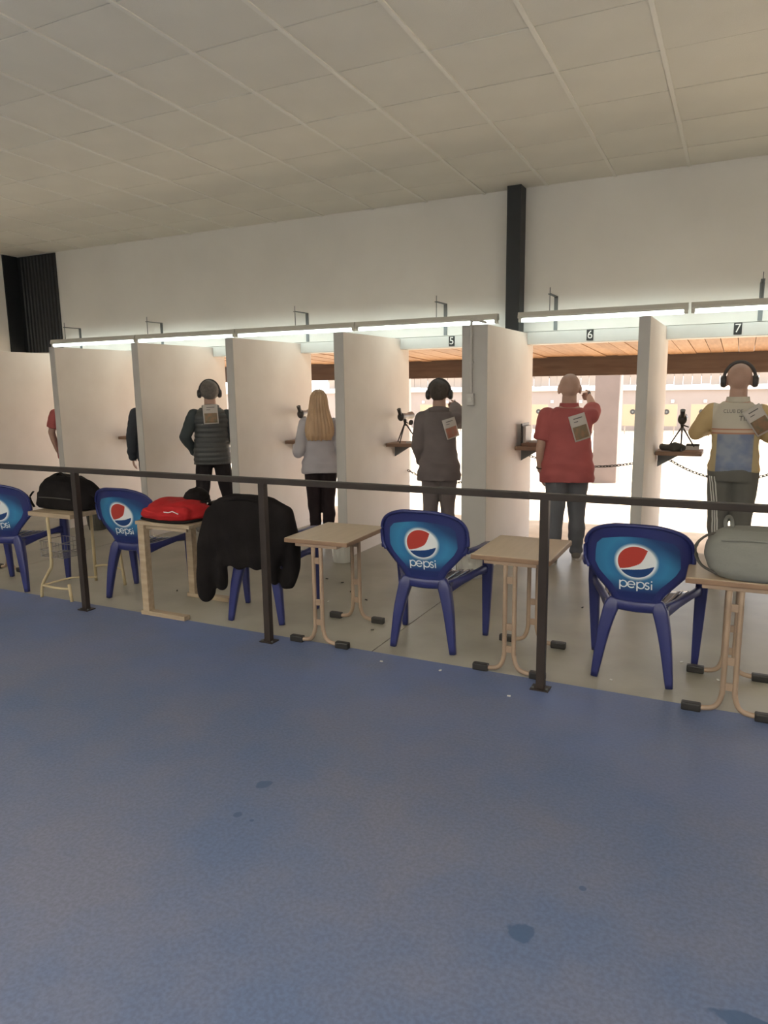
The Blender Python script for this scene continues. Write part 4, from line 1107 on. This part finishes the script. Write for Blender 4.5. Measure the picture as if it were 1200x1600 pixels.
def person(loc, yaw, height, label, arms, skin='skin', kw=1.0, kd=1.0, belly=0.0, stance=0.10, female=False,
           top=None, sleeve='long', hem=0.80, flare=0.0, trousers=None, leg_k=1.0, shoe=None, head_turn=0.0, wrinkle=0.008, vest=None, foot_y=(0, 0), shirt_off=0.014, collar=None, top_mat_sleeve=None):
    o = empty('person', loc, yaw)
    s = height / 1.742
    o.scale = (s, s, s)
    tag(o, label, 'person', 'shooters in the booths')
    sh = (0.172 if not female else 0.150) * kw
    L_ = {}
    for side, k in (('L', -1), ('R', 1)):
        L_[side] = [Vector((k * sh, -0.012, 1.358))] + [Vector(p) for p in arms[side][:2]]
    # --- body, one continuous surface
    mb = MB()
    mb.loft(torso_rings(kw, kd, 0, 0.86, belly, female=female), 28)
    mb.limb([(0, -0.014, 1.42), (0, -0.004, 1.56)], [0.070 if not female else 0.047, 0.064 if not female else 0.045])
    hd = MB()
    hd.sphere((0, -0.012, 1.628), 0.097, (0.86, 1.02, 1.0), 24, 16)
    hd.sphere((0, 0.030, 1.575), 0.066, (0.86, 0.95, 1.05), 20, 12)
    hd.sphere((0, 0.058, 1.535), 0.030, (1.1, 0.8, 0.8))
    hd.limb([(0, 0.088, 1.625), (0, 0.108, 1.590)], [0.010, 0.014], 10)
    hd.limb([(-0.035, 0.080, 1.640), (0.035, 0.080, 1.640)], [0.012, 0.012], 8)
    for k in (-1, 1):
        hd.sphere((k * 0.085, -0.008, 1.596), 0.038, (0.36, 0.62, 1.0), 12, 10)
    R_ = Matrix.Translation((0, -0.01, 1.52)) @ Matrix.Rotation(head_turn, 4, 'Z') @ Matrix.Scale(1.10 if not female else 1.04, 4) @ Matrix.Translation((0, 0.01, -1.525))
    hd.xf(R_); mb.add(hd.v, hd.f)
    hips = []
    for k, fy in ((-1, foot_y[0]), (1, foot_y[1])):
        hip = (k * 0.088, -0.005, 0.89); kn = (k * (0.088 + (stance - 0.088) * 0.5), 0.012 + fy * .5, 0.48); an = (k * stance, -0.02 + fy, 0.085)
        hips.append((hip, kn, an, k, fy))
        mb.limb([hip, ((hip[0] + kn[0]) / 2, kn[1] * .7, 0.68), kn, (kn[0] * .5 + an[0] * .5, (kn[1] + an[1]) / 2 - 0.015, 0.33), an], [0.086 * leg_k, 0.068 * leg_k, 0.049 * leg_k, 0.047 * leg_k, 0.034])
        mb.limb([(an[0], an[1] - 0.02, 0.04), (an[0] + k * 0.02, an[1] + 0.15, 0.03)], [0.036, 0.032])
    for side, k in (('L', -1), ('R', 1)):
        S, E_, W_ = L_[side]
        a = 0.88 if female else 1.0
        mb.limb([S, (S + E_) / 2, E_, (E_ * 0.6 + W_ * 0.4), W_], [0.056 * a, 0.048 * a, 0.041 * a, 0.041 * a, 0.028 * a])
        dd = arms[side][2] if len(arms[side]) > 2 else (W_ - E_)
        nn = arms[side][3] if len(arms[side]) > 3 else (-k, 0, 0)
        hand(mb, W_, dd, nn, arms[side][4] if len(arms[side]) > 4 else 0.5, k, 0.92 if female else 1.0)
    link_mesh('body', blob(mb, 0.0068, 3, 0.5), M[skin], o)
    for k in (-1, 1):
        ev = MB().sphere((k * 0.032, 0.080, 1.618), 0.011).xf(R_); ev.build('eye', M['eye'], o, 'all')
    MB().limb([(-0.02, 0.092, 1.556), (0, 0.097, 1.557), (0.02, 0.092, 1.556)], [0.005, 0.006, 0.005], 8).xf(R_).build('mouth', M['lip'], o, 'all')
    # --- trousers
    tm = MB()
    tm.loft(torso_rings(kw, kd, 0.010, 0.80, belly * .5, 0.97, female), 28)
    for hip, kn, an, k, fy in hips:
        g = 0.016 if not female else 0.011
        tm.limb([hip, ((hip[0] + kn[0]) / 2, kn[1] * .7, 0.68), kn, (kn[0] * .5 + an[0] * .5, (kn[1] + an[1]) / 2 - 0.012, 0.30), (an[0], an[1], 0.10)],
                [0.096 * leg_k + g * .5, 0.080 * leg_k + g, 0.062 * leg_k + g, 0.056 * leg_k + g, 0.046 * leg_k + g])
    def tdisp(co, no):
        return wrinkle * (wav(co * np.array([1, 1, 1.6]), 51, 16, 2) * (1.2 - np.clip(co[:, 2], 0, 1)) + 0.6 * np.sin(co[:, 2] * 70 + 4 * wav(co, 8, 6, 1)) * np.clip(0.35 - co[:, 2], 0, 0.3) / 0.3)
    tr = link_mesh('trousers', blob(tm, 0.0095, 4, 0.5, tdisp), M[trousers], o)
    for hip, kn, an, k, fy in hips:
        so = MB()
        so.limb([(an[0], an[1] - 0.03, 0.05), (an[0] + k * 0.008, an[1] + 0.05, 0.05), (an[0] + k * 0.02, an[1] + 0.165, 0.036)], [0.046, 0.046, 0.036])
        so.loft([(an[0], an[1] - 0.01, 0.045, 0.047, 0.05), (an[0], an[1] - 0.005, 0.10, 0.045, 0.048)], 14)
        sho = link_mesh('shoe', blob(so, 0.008, 3, 0.5, lambda co, no: np.stack([0 * co[:, 0], 0 * co[:, 0], np.where(co[:, 2] < 0.012, 0.012 - co[:, 2], 0)], 1)), M[shoe], o)
        MB().prism([(an[0] + k * 0.012 + 0.052 * math.cos(a), an[1] + 0.062 + 0.145 * math.sin(a)) for a in [2 * PI * i / 20 for i in range(20)]], 'z', 0.0, 0.018).build('sole', M['sole'], sho)
    # --- top
    sm = MB()
    sm.loft(torso_rings(kw, kd, shirt_off, hem, belly, 1.45, female, flare), 32)
    vm = None
    sl = MB()
    for side, k in (('L', -1), ('R', 1)):
        S, E_, W_ = L_[side]
        a = 0.88 if female else 1.0
        g = shirt_off + 0.004
        if sleeve == 'short':
            m = S * 0.22 + E_ * 0.78
            sl.limb([S, (S + m) / 2], [0.052 * a + g, 0.055 * a + g]); sl.cyl((S + m) / 2, m, 0.057 * a + g, 0.058 * a + g)
        else:
            sl.limb([S, (S + E_) / 2, E_], [0.050 * a + g, 0.051 * a + g, 0.045 * a + g])
            sl.limb([E_, (E_ * 0.5 + W_ * 0.5), W_], [0.045 * a + g, 0.042 * a + g, 0.032 * a + g])
    def sdisp(co, no):
        f = wav(co * np.array([1, 1, 1.4]), 61, 15, 3) * wrinkle
        f += wrinkle * 0.7 * np.sin(co[:, 2] * 60 + 5 * wav(co, 63, 5, 1)) * np.clip((1.1 - co[:, 2]) / 0.2, 0, 1) * np.clip((co[:, 2] - 0.75) / 0.1, 0, 1)
        return f
    if vest is None:
        sm.add(sl.v, sl.f)
        top_me = blob(sm, 0.0095, 4, 0.5, sdisp)
        link_mesh('shirt', top_me, M[top], o)
    else:
        link_mesh('shirt', blob(MB().add(sl.v, sl.f).loft(torso_rings(kw, kd, shirt_off - 0.006, 0.9, belly, 1.45, female), 24), 0.0095, 4, 0.5, sdisp), M[top], o)
        vm_ = MB().loft(torso_rings(kw, kd, shirt_off + 0.012, hem, belly, 1.45, female, flare), 32)
        def quilt(co, no):
            return 0.007 * (np.abs(np.sin(co[:, 2] * PI / 0.055)) - 0.5) + 0.003 * wav(co, 66, 18, 2)
        top_me = blob(vm_, 0.008, 4, 0.5, quilt)
        link_mesh('vest', top_me, M[vest], o)
    if collar:
        MB().lathe([(0.082, 1.43), (0.090, 1.44), (0.083, 1.478), (0.074, 1.478), (0.074, 1.435)], (0, -0.012, 0), 24).build('collar', M[collar], o, True)
    return o, top_me, R_

def hair_cap(o, R_, m, grow=0.008, zmin=1.56, front=0.045, zmax=2.0, seed=1, amp=0.004):
    """short hair: a shell over the skull, open at the face"""
    nu, nv = 40, 26
    vs = []; keep = []
    for j in range(nv + 1):
        t = PI * j / nv
        for i in range(nu):
            a = 2 * PI * i / nu
            n = Vector((math.sin(t) * math.cos(a), math.sin(t) * math.sin(a), math.cos(t)))
            p = Vector((0, -0.012, 1.628)) + Vector((n.x * (0.0834 + grow), n.y * (0.099 + grow), n.z * (0.097 + grow)))
            vs.append(p)
    fs = []
    for j in range(nv):
        for i in range(nu):
            k = (i + 1) % nu
            q = (j * nu + i, (j + 1) * nu + i, (j + 1) * nu + k, j * nu + k)
            c = sum((vs[x] for x in q), Vector()) / 4
            lim = front - max(0, (1.66 - c.z)) * 0.9
            if c.y < lim and zmin < c.z < zmax: fs.append(q)
    co = np.array([v[:] for v in vs]); d = amp * wav(co, seed, 60, 2)
    ctr = np.array((0, -0.012, 1.60)); co = co + (co - ctr) * d[:, None] * 8
    inner = co + (ctr - co) * 0.09
    n = len(vs)
    ec = {}
    for f in fs:
        for a, b in zip(f, f[1:] + f[:1]): ec[(a, b)] = 1
    rimf = [(a, b, n + b, n + a) for (a, b) in ec if (b, a) not in ec]
    al = fs + [tuple(n + x for x in reversed(f)) for f in fs] + rimf
    used = sorted({x for f in al for x in f}); ix = {x: k for k, x in enumerate(used)}
    allv = np.vstack([co, inner])
    MB().add([tuple(allv[x]) for x in used], [tuple(ix[x] for x in f) for f in al]).xf(R_).build('hair', m, o, 'all')
def ear_muffs(o, R_, m, back=0.0, rad=0.112):
    pts = [(rad * 0.93 * math.cos(a), -0.012 - back * math.sin(a), 1.612 + rad * 1.12 * math.sin(a)) for a in [PI * i / 14 for i in range(15)]]
    b = MB().sweep(pts, (0.011, 0.004), seg=8, up=(0, 1, 0)).xf(R_).build('headband', m, o, 'all')
    for k in (-1, 1):
        c = MB().lathe([(0.030, 0.0), (0.036, 0.006), (0.036, 0.02), (0.031, 0.034), (0.018, 0.04)], seg=18)
        c.xf(Matrix.Translation((k * 0.086, -0.008, 1.597)) @ Matrix.Rotation(k * PI / 2, 4, 'Y') @ Matrix.Diagonal((1.25, 0.95, 1, 1))).xf(R_)
        c.build('ear_cup', m, o, True)

def club_shirt():
    m = bpy.data.materials.new('club_shirt_cloth'); m.use_nodes = True
    nt = m.node_tree; L = nt.links.new; b = nt.nodes['Principled BSDF']; b.inputs['Roughness'].default_value = 0.7
    tc = nt.nodes.new('ShaderNodeTexCoord'); sp = nt.nodes.new('ShaderNodeSeparateXYZ'); L(tc.outputs['Object'], sp.inputs[0])
    def mth(op, a, bb=0.0):
        x = nt.nodes.new('ShaderNodeMath'); x.operation = op
        for i, q in enumerate((a, bb)):
            if isinstance(q, (int, float)): x.inputs[i].default_value = q
            else: L(q, x.inputs[i])
        return x.outputs[0]
    def mix(f, a, bcol):
        q = nt.nodes.new('ShaderNodeMix'); q.data_type = 'RGBA'; L(f, q.inputs[0])
        if isinstance(a, tuple): q.inputs[6].default_value = (*a, 1)
        else: L(a, q.inputs[6])
        q.inputs[7].default_value = (*bcol, 1); return q.outputs[2]
    X, Z = sp.outputs[0], sp.outputs[2]; ax = mth('ABSOLUTE', X)
    nz = nt.nodes.new('ShaderNodeTexNoise'); nz.inputs['Scale'].default_value = 9; L(tc.outputs['Object'], nz.inputs['Vector'])
    rp = nt.nodes.new('ShaderNodeValToRGB'); L(nz.outputs['Fac'], rp.inputs['Fac'])
    rp.color_ramp.elements[0].position = 0.42; rp.color_ramp.elements[0].color = (0.17, 0.21, 0.33, 1)
    rp.color_ramp.elements[1].position = 0.62; rp.color_ramp.elements[1].color = (0.25, 0.29, 0.37, 1)
    c = mix(mth('GREATER_THAN', ax, 0.132), rp.outputs['Color'], (0.46, 0.38, 0.22))
    c = mix(mth('GREATER_THAN', Z, 1.185), c, (0.42, 0.20, 0.13))
    c = mix(mth('GREATER_THAN', Z, 1.197), c, (0.55, 0.42, 0.32))
    c = mix(mth('GREATER_THAN', Z, 1.218), c, (0.40, 0.19, 0.12))
    c = mix(mth('GREATER_THAN', Z, 1.228), c, (0.52, 0.49, 0.42))
    c = mix(mth('GREATER_THAN', ax, 0.176), c, (0.50, 0.37, 0.19))
    L(c, b.inputs['Base Color'])
    return m
M['club'] = club_shirt()
M['redpolo'] = mat('red_polo', (0.36, 0.085, 0.085), 0.8, var=0.08, vscale=6)
M['slate'] = mat('slate_trousers', (0.105, 0.11, 0.125), 0.85, var=0.1)
M['blacktrouser'] = mat('black_trousers', (0.020, 0.017, 0.019), 0.85, spec=0.15, var=0.1)
M['leggings'] = mat('black_leggings', (0.020, 0.014, 0.016), 0.8, spec=0.15, var=0.1)
M['greytrack'] = mat('grey_track_trousers', (0.12, 0.12, 0.11), 0.8, var=0.06)
M['darkjacket'] = mat('dark_jacket_cloth', (0.14, 0.118, 0.118), 0.85, var=0.1)
M['sweater'] = mat('pale_sweater', (0.40, 0.38, 0.41), 0.9, var=0.04, bump=0.1, bscale=200)
M['puffer'] = mat('grey_puffer', (0.055, 0.058, 0.060), 0.5, var=0.08)
M['teal'] = mat('dark_teal_sleeve', (0.040, 0.052, 0.058), 0.8, var=0.1)
M['navy'] = mat('navy_sleeve', (0.030, 0.036, 0.048), 0.8, var=0.1)
M['shoe_grey'] = mat('grey_shoe', (0.16, 0.14, 0.12), 0.7)
M['shoe_black'] = mat('black_shoe', (0.03, 0.027, 0.025), 0.6)
M['sole'] = mat('shoe_sole', (0.42, 0.40, 0.37), 0.7)
M['blond'] = mat('blond_hair', (0.50, 0.335, 0.20), 0.45, color2=(0.35, 0.225, 0.13), vscale=30, stretch=(1, 1, 0.06))
M['greyhair'] = mat('grey_hair', (0.13, 0.115, 0.105), 0.7, var=0.2, vscale=40)
M['stubble'] = mat('stubble_scalp', (0.27, 0.19, 0.155), 0.65, var=0.1, vscale=40)
M['darkhair'] = mat('dark_hair', (0.05, 0.04, 0.036), 0.7, var=0.2, vscale=40)
M['stripe'] = mat('white_stripe', (0.55, 0.55, 0.52), 0.7)

def face(x, y): return math.atan2(-x, y)
def pistol(o, pos, label, grip=(0, 0, -1), s=1.0):
    """air pistol held in a person's hand, pointing down range"""
    Mx = o.matrix_basis
    p = empty('target_pistol', Mx @ Vector(pos), o.rotation_euler[2])
    MB().cyl((0, -0.03, 0.035), (0, 0.22, 0.035), 0.010, seg=12).build('barrel', M['scope'], p, True)
    MB().cyl((0, 0.0, 0.014), (0, 0.17, 0.014), 0.012, seg=12).build('air_cylinder', M['scopegrey'], p, True)
    MB().bbox(-0.013, 0.013, -0.07, 0.05, -0.005, 0.042, 0.004).build('receiver', M['scope'], p)
    MB().sweep([(0, -0.02, 0.0), (0, -0.035, -0.05), (0, -0.05, -0.10)], (0.016, 0.024), seg=10, up=(0, 1, 0), smooth=3).build('grip', M['shelfwood'], p, 'all')
    MB().bbox(-0.004, 0.004, -0.065, -0.055, 0.04, 0.058, 0.001).build('rear_sight', M['scope'], p)
    MB().sweep([(0, 0.025, 0.0), (0, 0.028, -0.025), (0, 0.0, -0.032), (0, -0.015, -0.012)], 0.003, seg=6, smooth=3, up=(1, 0, 0)).build('trigger_guard', M['scope'], p, 'all')
    tag(p, label, 'pistol', 'pistols held by the shooters')

# man in the red polo shirt
P6 = (-1.40, 6.55, 0)
arms = {'L': ((-0.245, -0.055, 1.075), (-0.245, 0.03, 0.855), (0.15, 0.25, -1), (1, 0.1, 0), 0.3), 'R': ((0.215, 0.26, 1.42), (0.190, 0.50, 1.515), (-0.05, 1, 0.10), (-1, 0, 0), 1.15)}
o, sme, R_ = person(P6, face(-1.40, 6.55), 1.71, 'person in a red polo shirt aiming with the right arm', arms, 'skin_dark', 1.10, 1.12, 0.035, 0.105, top='redpolo', sleeve='short', hem=0.76, flare=0.03, shirt_off=0.022, trousers='slate', shoe='shoe_grey', foot_y=(-0.10, 0.12), collar='redpolo', leg_k=1.08)
bib(sme, 0.098, 1.265, math.radians(17), o, 0.145, 0.235)
pistol(o, (0.187, 0.585, 1.525), 'air pistol in the raised hand of the person in the red polo')
MB().lathe([(0.036, 0.0), (0.038, 0.004), (0.038, 0.02), (0.036, 0.024)], seg=16).xf(Matrix.Translation((-0.246, 0.026, 0.868))).build('watch', M['scope'], o, True)

# man in the dark jacket
P5 = (-2.63, 6.50, 0)
arms = {'L': ((-0.215, -0.05, 1.09), (-0.17, 0.13, 0.92), (0.3, 0.8, -0.5), (1, 0, 0), 0.6), 'R': ((0.215, 0.20, 1.31), (0.165, 0.40, 1.46), (-0.05, 1, 0.15), (-1, 0, 0), 1.15)}
o, sme, R_ = person(P5, face(-2.63, 6.50), 1.67, 'person in a dark jacket and ear muffs aiming with the right arm', arms, 'skin_dark', 0.94, 1.02, 0.01, 0.085, top='darkjacket', hem=0.74, flare=0.035, trousers='darkjacket', shoe='shoe_black', shirt_off=0.022, wrinkle=0.008, head_turn=-0.15)
MB().sweep([(-0.10, -0.055, 1.44), (-0.05, -0.088, 1.455), (0.03, -0.088, 1.455), (0.09, -0.055, 1.44)], (0.018, 0.03), seg=8, smooth=3).build('collar', M['darkjacket'], o, 'all')
MB().prism([(-0.11, 1.455), (-0.165, 1.440), (-0.135, 1.375), (-0.095, 1.40)], 'y', -0.085, -0.06).build('collar_flap', M['darkjacket'], o)
hair_cap(o, R_, M['darkhair'], 0.008, 1.55, 0.03, 2.0, 3)
ear_muffs(o, R_, M['muff'])
bib(sme, 0.115, 1.27, math.radians(16), o, 0.13, 0.20, 'bibpicred', 0.004)
pistol(o, (0.165, 0.485, 1.48), 'air pistol in the raised hand of the person in the dark jacket')

# blonde woman
P4 = (-3.955, 6.45, 0)
arms = {'L': ((-0.245, -0.06, 1.035), (-0.275, 0.15, 1.085), (0.1, 1, 0.1), (1, 0, -0.4), 0.8), 'R': ((0.235, -0.05, 1.06), (0.20, 0.18, 1.08), (-0.1, 1, 0.1), (-1, 0, -0.4), 0.8)}
o, sme, R_ = person(P4, face(-3.955, 6.45), 1.60, 'person in a pale sweater and black leggings standing with bent arms', arms, 'skin', 1.06, 1.05, 0.0, 0.075, True, top='sweater', hem=0.80, flare=0.012, trousers='leggings', leg_k=1.08, shoe='shoe_black', shirt_off=0.020, wrinkle=0.007)
hm = MB()
hm.loft([(0.0, -0.135, 1.175, 0.135, 0.022, 2.4), (0.0, -0.135, 1.22, 0.155, 0.040, 2.4), (0.0, -0.120, 1.30, 0.160, 0.055, 2.4), (0.0, -0.105, 1.38, 0.148, 0.068, 2.3), (0.0, -0.085, 1.45, 0.128, 0.075, 2.2), (0.0, -0.055, 1.53, 0.112, 0.082, 2.1), (0.0, -0.030, 1.61, 0.100, 0.095, 2.0), (0.0, -0.018, 1.67, 0.088, 0.100, 2.0), (0.0, -0.012, 1.715, 0.060, 0.072, 2.0), (0, -0.012, 1.738, 0.025, 0.03)], 44)
def strands(co, no):
    ang = np.arctan2(co[:, 0], -(co[:, 1] - 0.05))
    return 0.0038 * np.sin(ang * 38 + 1.5 * np.sin(co[:, 2] * 9)) + 0.003 * np.sin(ang * 17 + co[:, 2] * 5 + 1) + np.where(co[:, 2] < 1.25, 0.004 * np.sin(co[:, 0] * 120), 0)
link_mesh('hair', blob(hm, 0.0065, 2, 0.5, strands), M['blond'], o)

# man in the grey puffer vest
P3 = (-5.36, 6.42, 0)
arms = {'L': ((-0.300, -0.07, 1.115), (-0.205, 0.11, 0.945), (0.5, 0.8, -0.1), (0.5, 0, -0.5), 0.7), 'R': ((0.27, -0.03, 1.09), (0.20, 0.18, 1.06), (-0.3, 1, 0), (-1, 0, 0), 0.8)}
o, sme, R_ = person(P3, face(-5.36, 6.42), 1.705, 'person in a quilted grey puffer vest standing with legs apart', arms, 'skin_dark', 1.05, 1.05, 0.012, 0.19, top='teal', vest='puffer', hem=0.80, flare=0.012, trousers='blacktrouser', shoe='shoe_grey', head_turn=0.12, foot_y=(-0.03, 0.0))
hair_cap(o, R_, M['greyhair'], 0.012, 1.54, 0.04, 2.0, 4)
ear_muffs(o, R_, M['muff'], 0.01)
MB().sweep([(-0.085, -0.05, 1.44), (-0.03, -0.09, 1.452), (0.05, -0.085, 1.45), (0.09, -0.03, 1.44)], (0.014, 0.03), seg=8, smooth=3).build('collar', M['puffer'], o, 'all')
bib(sme, 0.0, 1.37, math.radians(2), o, 0.165, 0.215, extra=0.014)

# man in the yellow and blue club shirt
P7 = (-0.045, 6.58, 0)
arms = {'L': ((-0.300, 0.0, 1.185), (-0.14, 0.24, 1.23), (0.7, 0.7, 0.1), (0, 0, -1), 0.6), 'R': ((0.255, -0.01, 1.165), (0.15, 0.24, 1.20), (-0.7, 0.7, 0.1), (0, 0, -1), 0.6)}
o, sme, R_ = person(P7, face(-0.045, 6.58), 1.765, 'person in a yellow, white and blue club shirt, ear muffs and striped trousers', arms, 'skin_dark', 1.0, 1.05, 0.01, 0.085, top='club', hem=0.84, flare=0.006, trousers='greytrack', shoe='shoe_black', leg_k=1.05, collar='club')
ear_muffs(o, R_, M['muff'])
for txt, cx, cz, sz in (('CLUB DE', -0.028, 1.365, 0.040), ('TIRO', 0.075, 1.308, 0.058)):
    me = text_mesh(txt, sz)
    pts = [(v.co.x * 0.9 + cx, v.co.y + cz) for v in me.vertices]
    for v, p in zip(me.vertices, drape(sme, pts, 0.003)): v.co = p
    link_mesh('lettering', me, M['bibink'], o)
bib(sme, 0.155, 1.295, math.radians(33), o, 0.14, 0.23, extra=0.006)
tr = [c for c in o.children if c.name.startswith('trousers')][0]
tbv = BVHTree.FromPolygons([v.co[:] for v in tr.data.vertices], [p.vertices[:] for p in tr.data.polygons])
for q in range(3):
    pts = []
    for i in range(26):
        z = 0.84 - 0.70 * i / 25
        cx0 = -0.088 if z > 0.48 else -0.086
        a = math.radians(222 + q * 13 + 32 * i / 25)
        d = Vector((math.cos(a), math.sin(a), 0))
        h = tbv.ray_cast(Vector((cx0, 0.0, z)) + d * 0.5, -d)
        if h[0] is not None: pts.append(h[0] + d * 0.001)
    MB().sweep(pts, (0.0065, 0.0025), seg=6, up=(0.3, -1, 0)).build('side_stripe', M['stripe'], tr, 'all')

# two shooters nearly hidden by the partitions
P2 = (-6.24, 6.42, 0)
arms = {'L': ((-0.245, -0.04, 1.11), (-0.245, 0.02, 0.86), (0, 0.2, -1), (1, 0, 0), 0.4), 'R': ((0.22, 0.25, 1.36), (0.17, 0.47, 1.42), (0, 1, 0.1), (-1, 0, 0), 1.1)}
o, sme, R_ = person(P2, face(-6.33, 6.42), 1.72, 'person in a navy top, only one sleeve and hand showing past a partition', arms, 'skin', 1.0, 1.0, 0.0, 0.10, top='navy', hem=0.80, trousers='blacktrouser', shoe='shoe_black')
hair_cap(o, R_, M['darkhair'])
P1 = (-7.56, 6.40, 0)
arms = {'L': ((-0.25, -0.03, 1.14), (-0.20, 0.08, 0.90), (0.1, 0.4, -1), (1, 0, 0), 0.4), 'R': ((0.22, 0.25, 1.36), (0.17, 0.47, 1.42), (0, 1, 0.1), (-1, 0, 0), 1.1)}
o, sme, R_ = person(P1, face(-7.71, 6.40), 1.70, 'person in a red short-sleeved top, only an arm showing past a partition', arms, 'skin_dark', 1.04, 1.0, 0.02, 0.10, top='redpolo', sleeve='short', hem=0.80, trousers='slate', shoe='shoe_black')
hair_cap(o, R_, M['darkhair'])
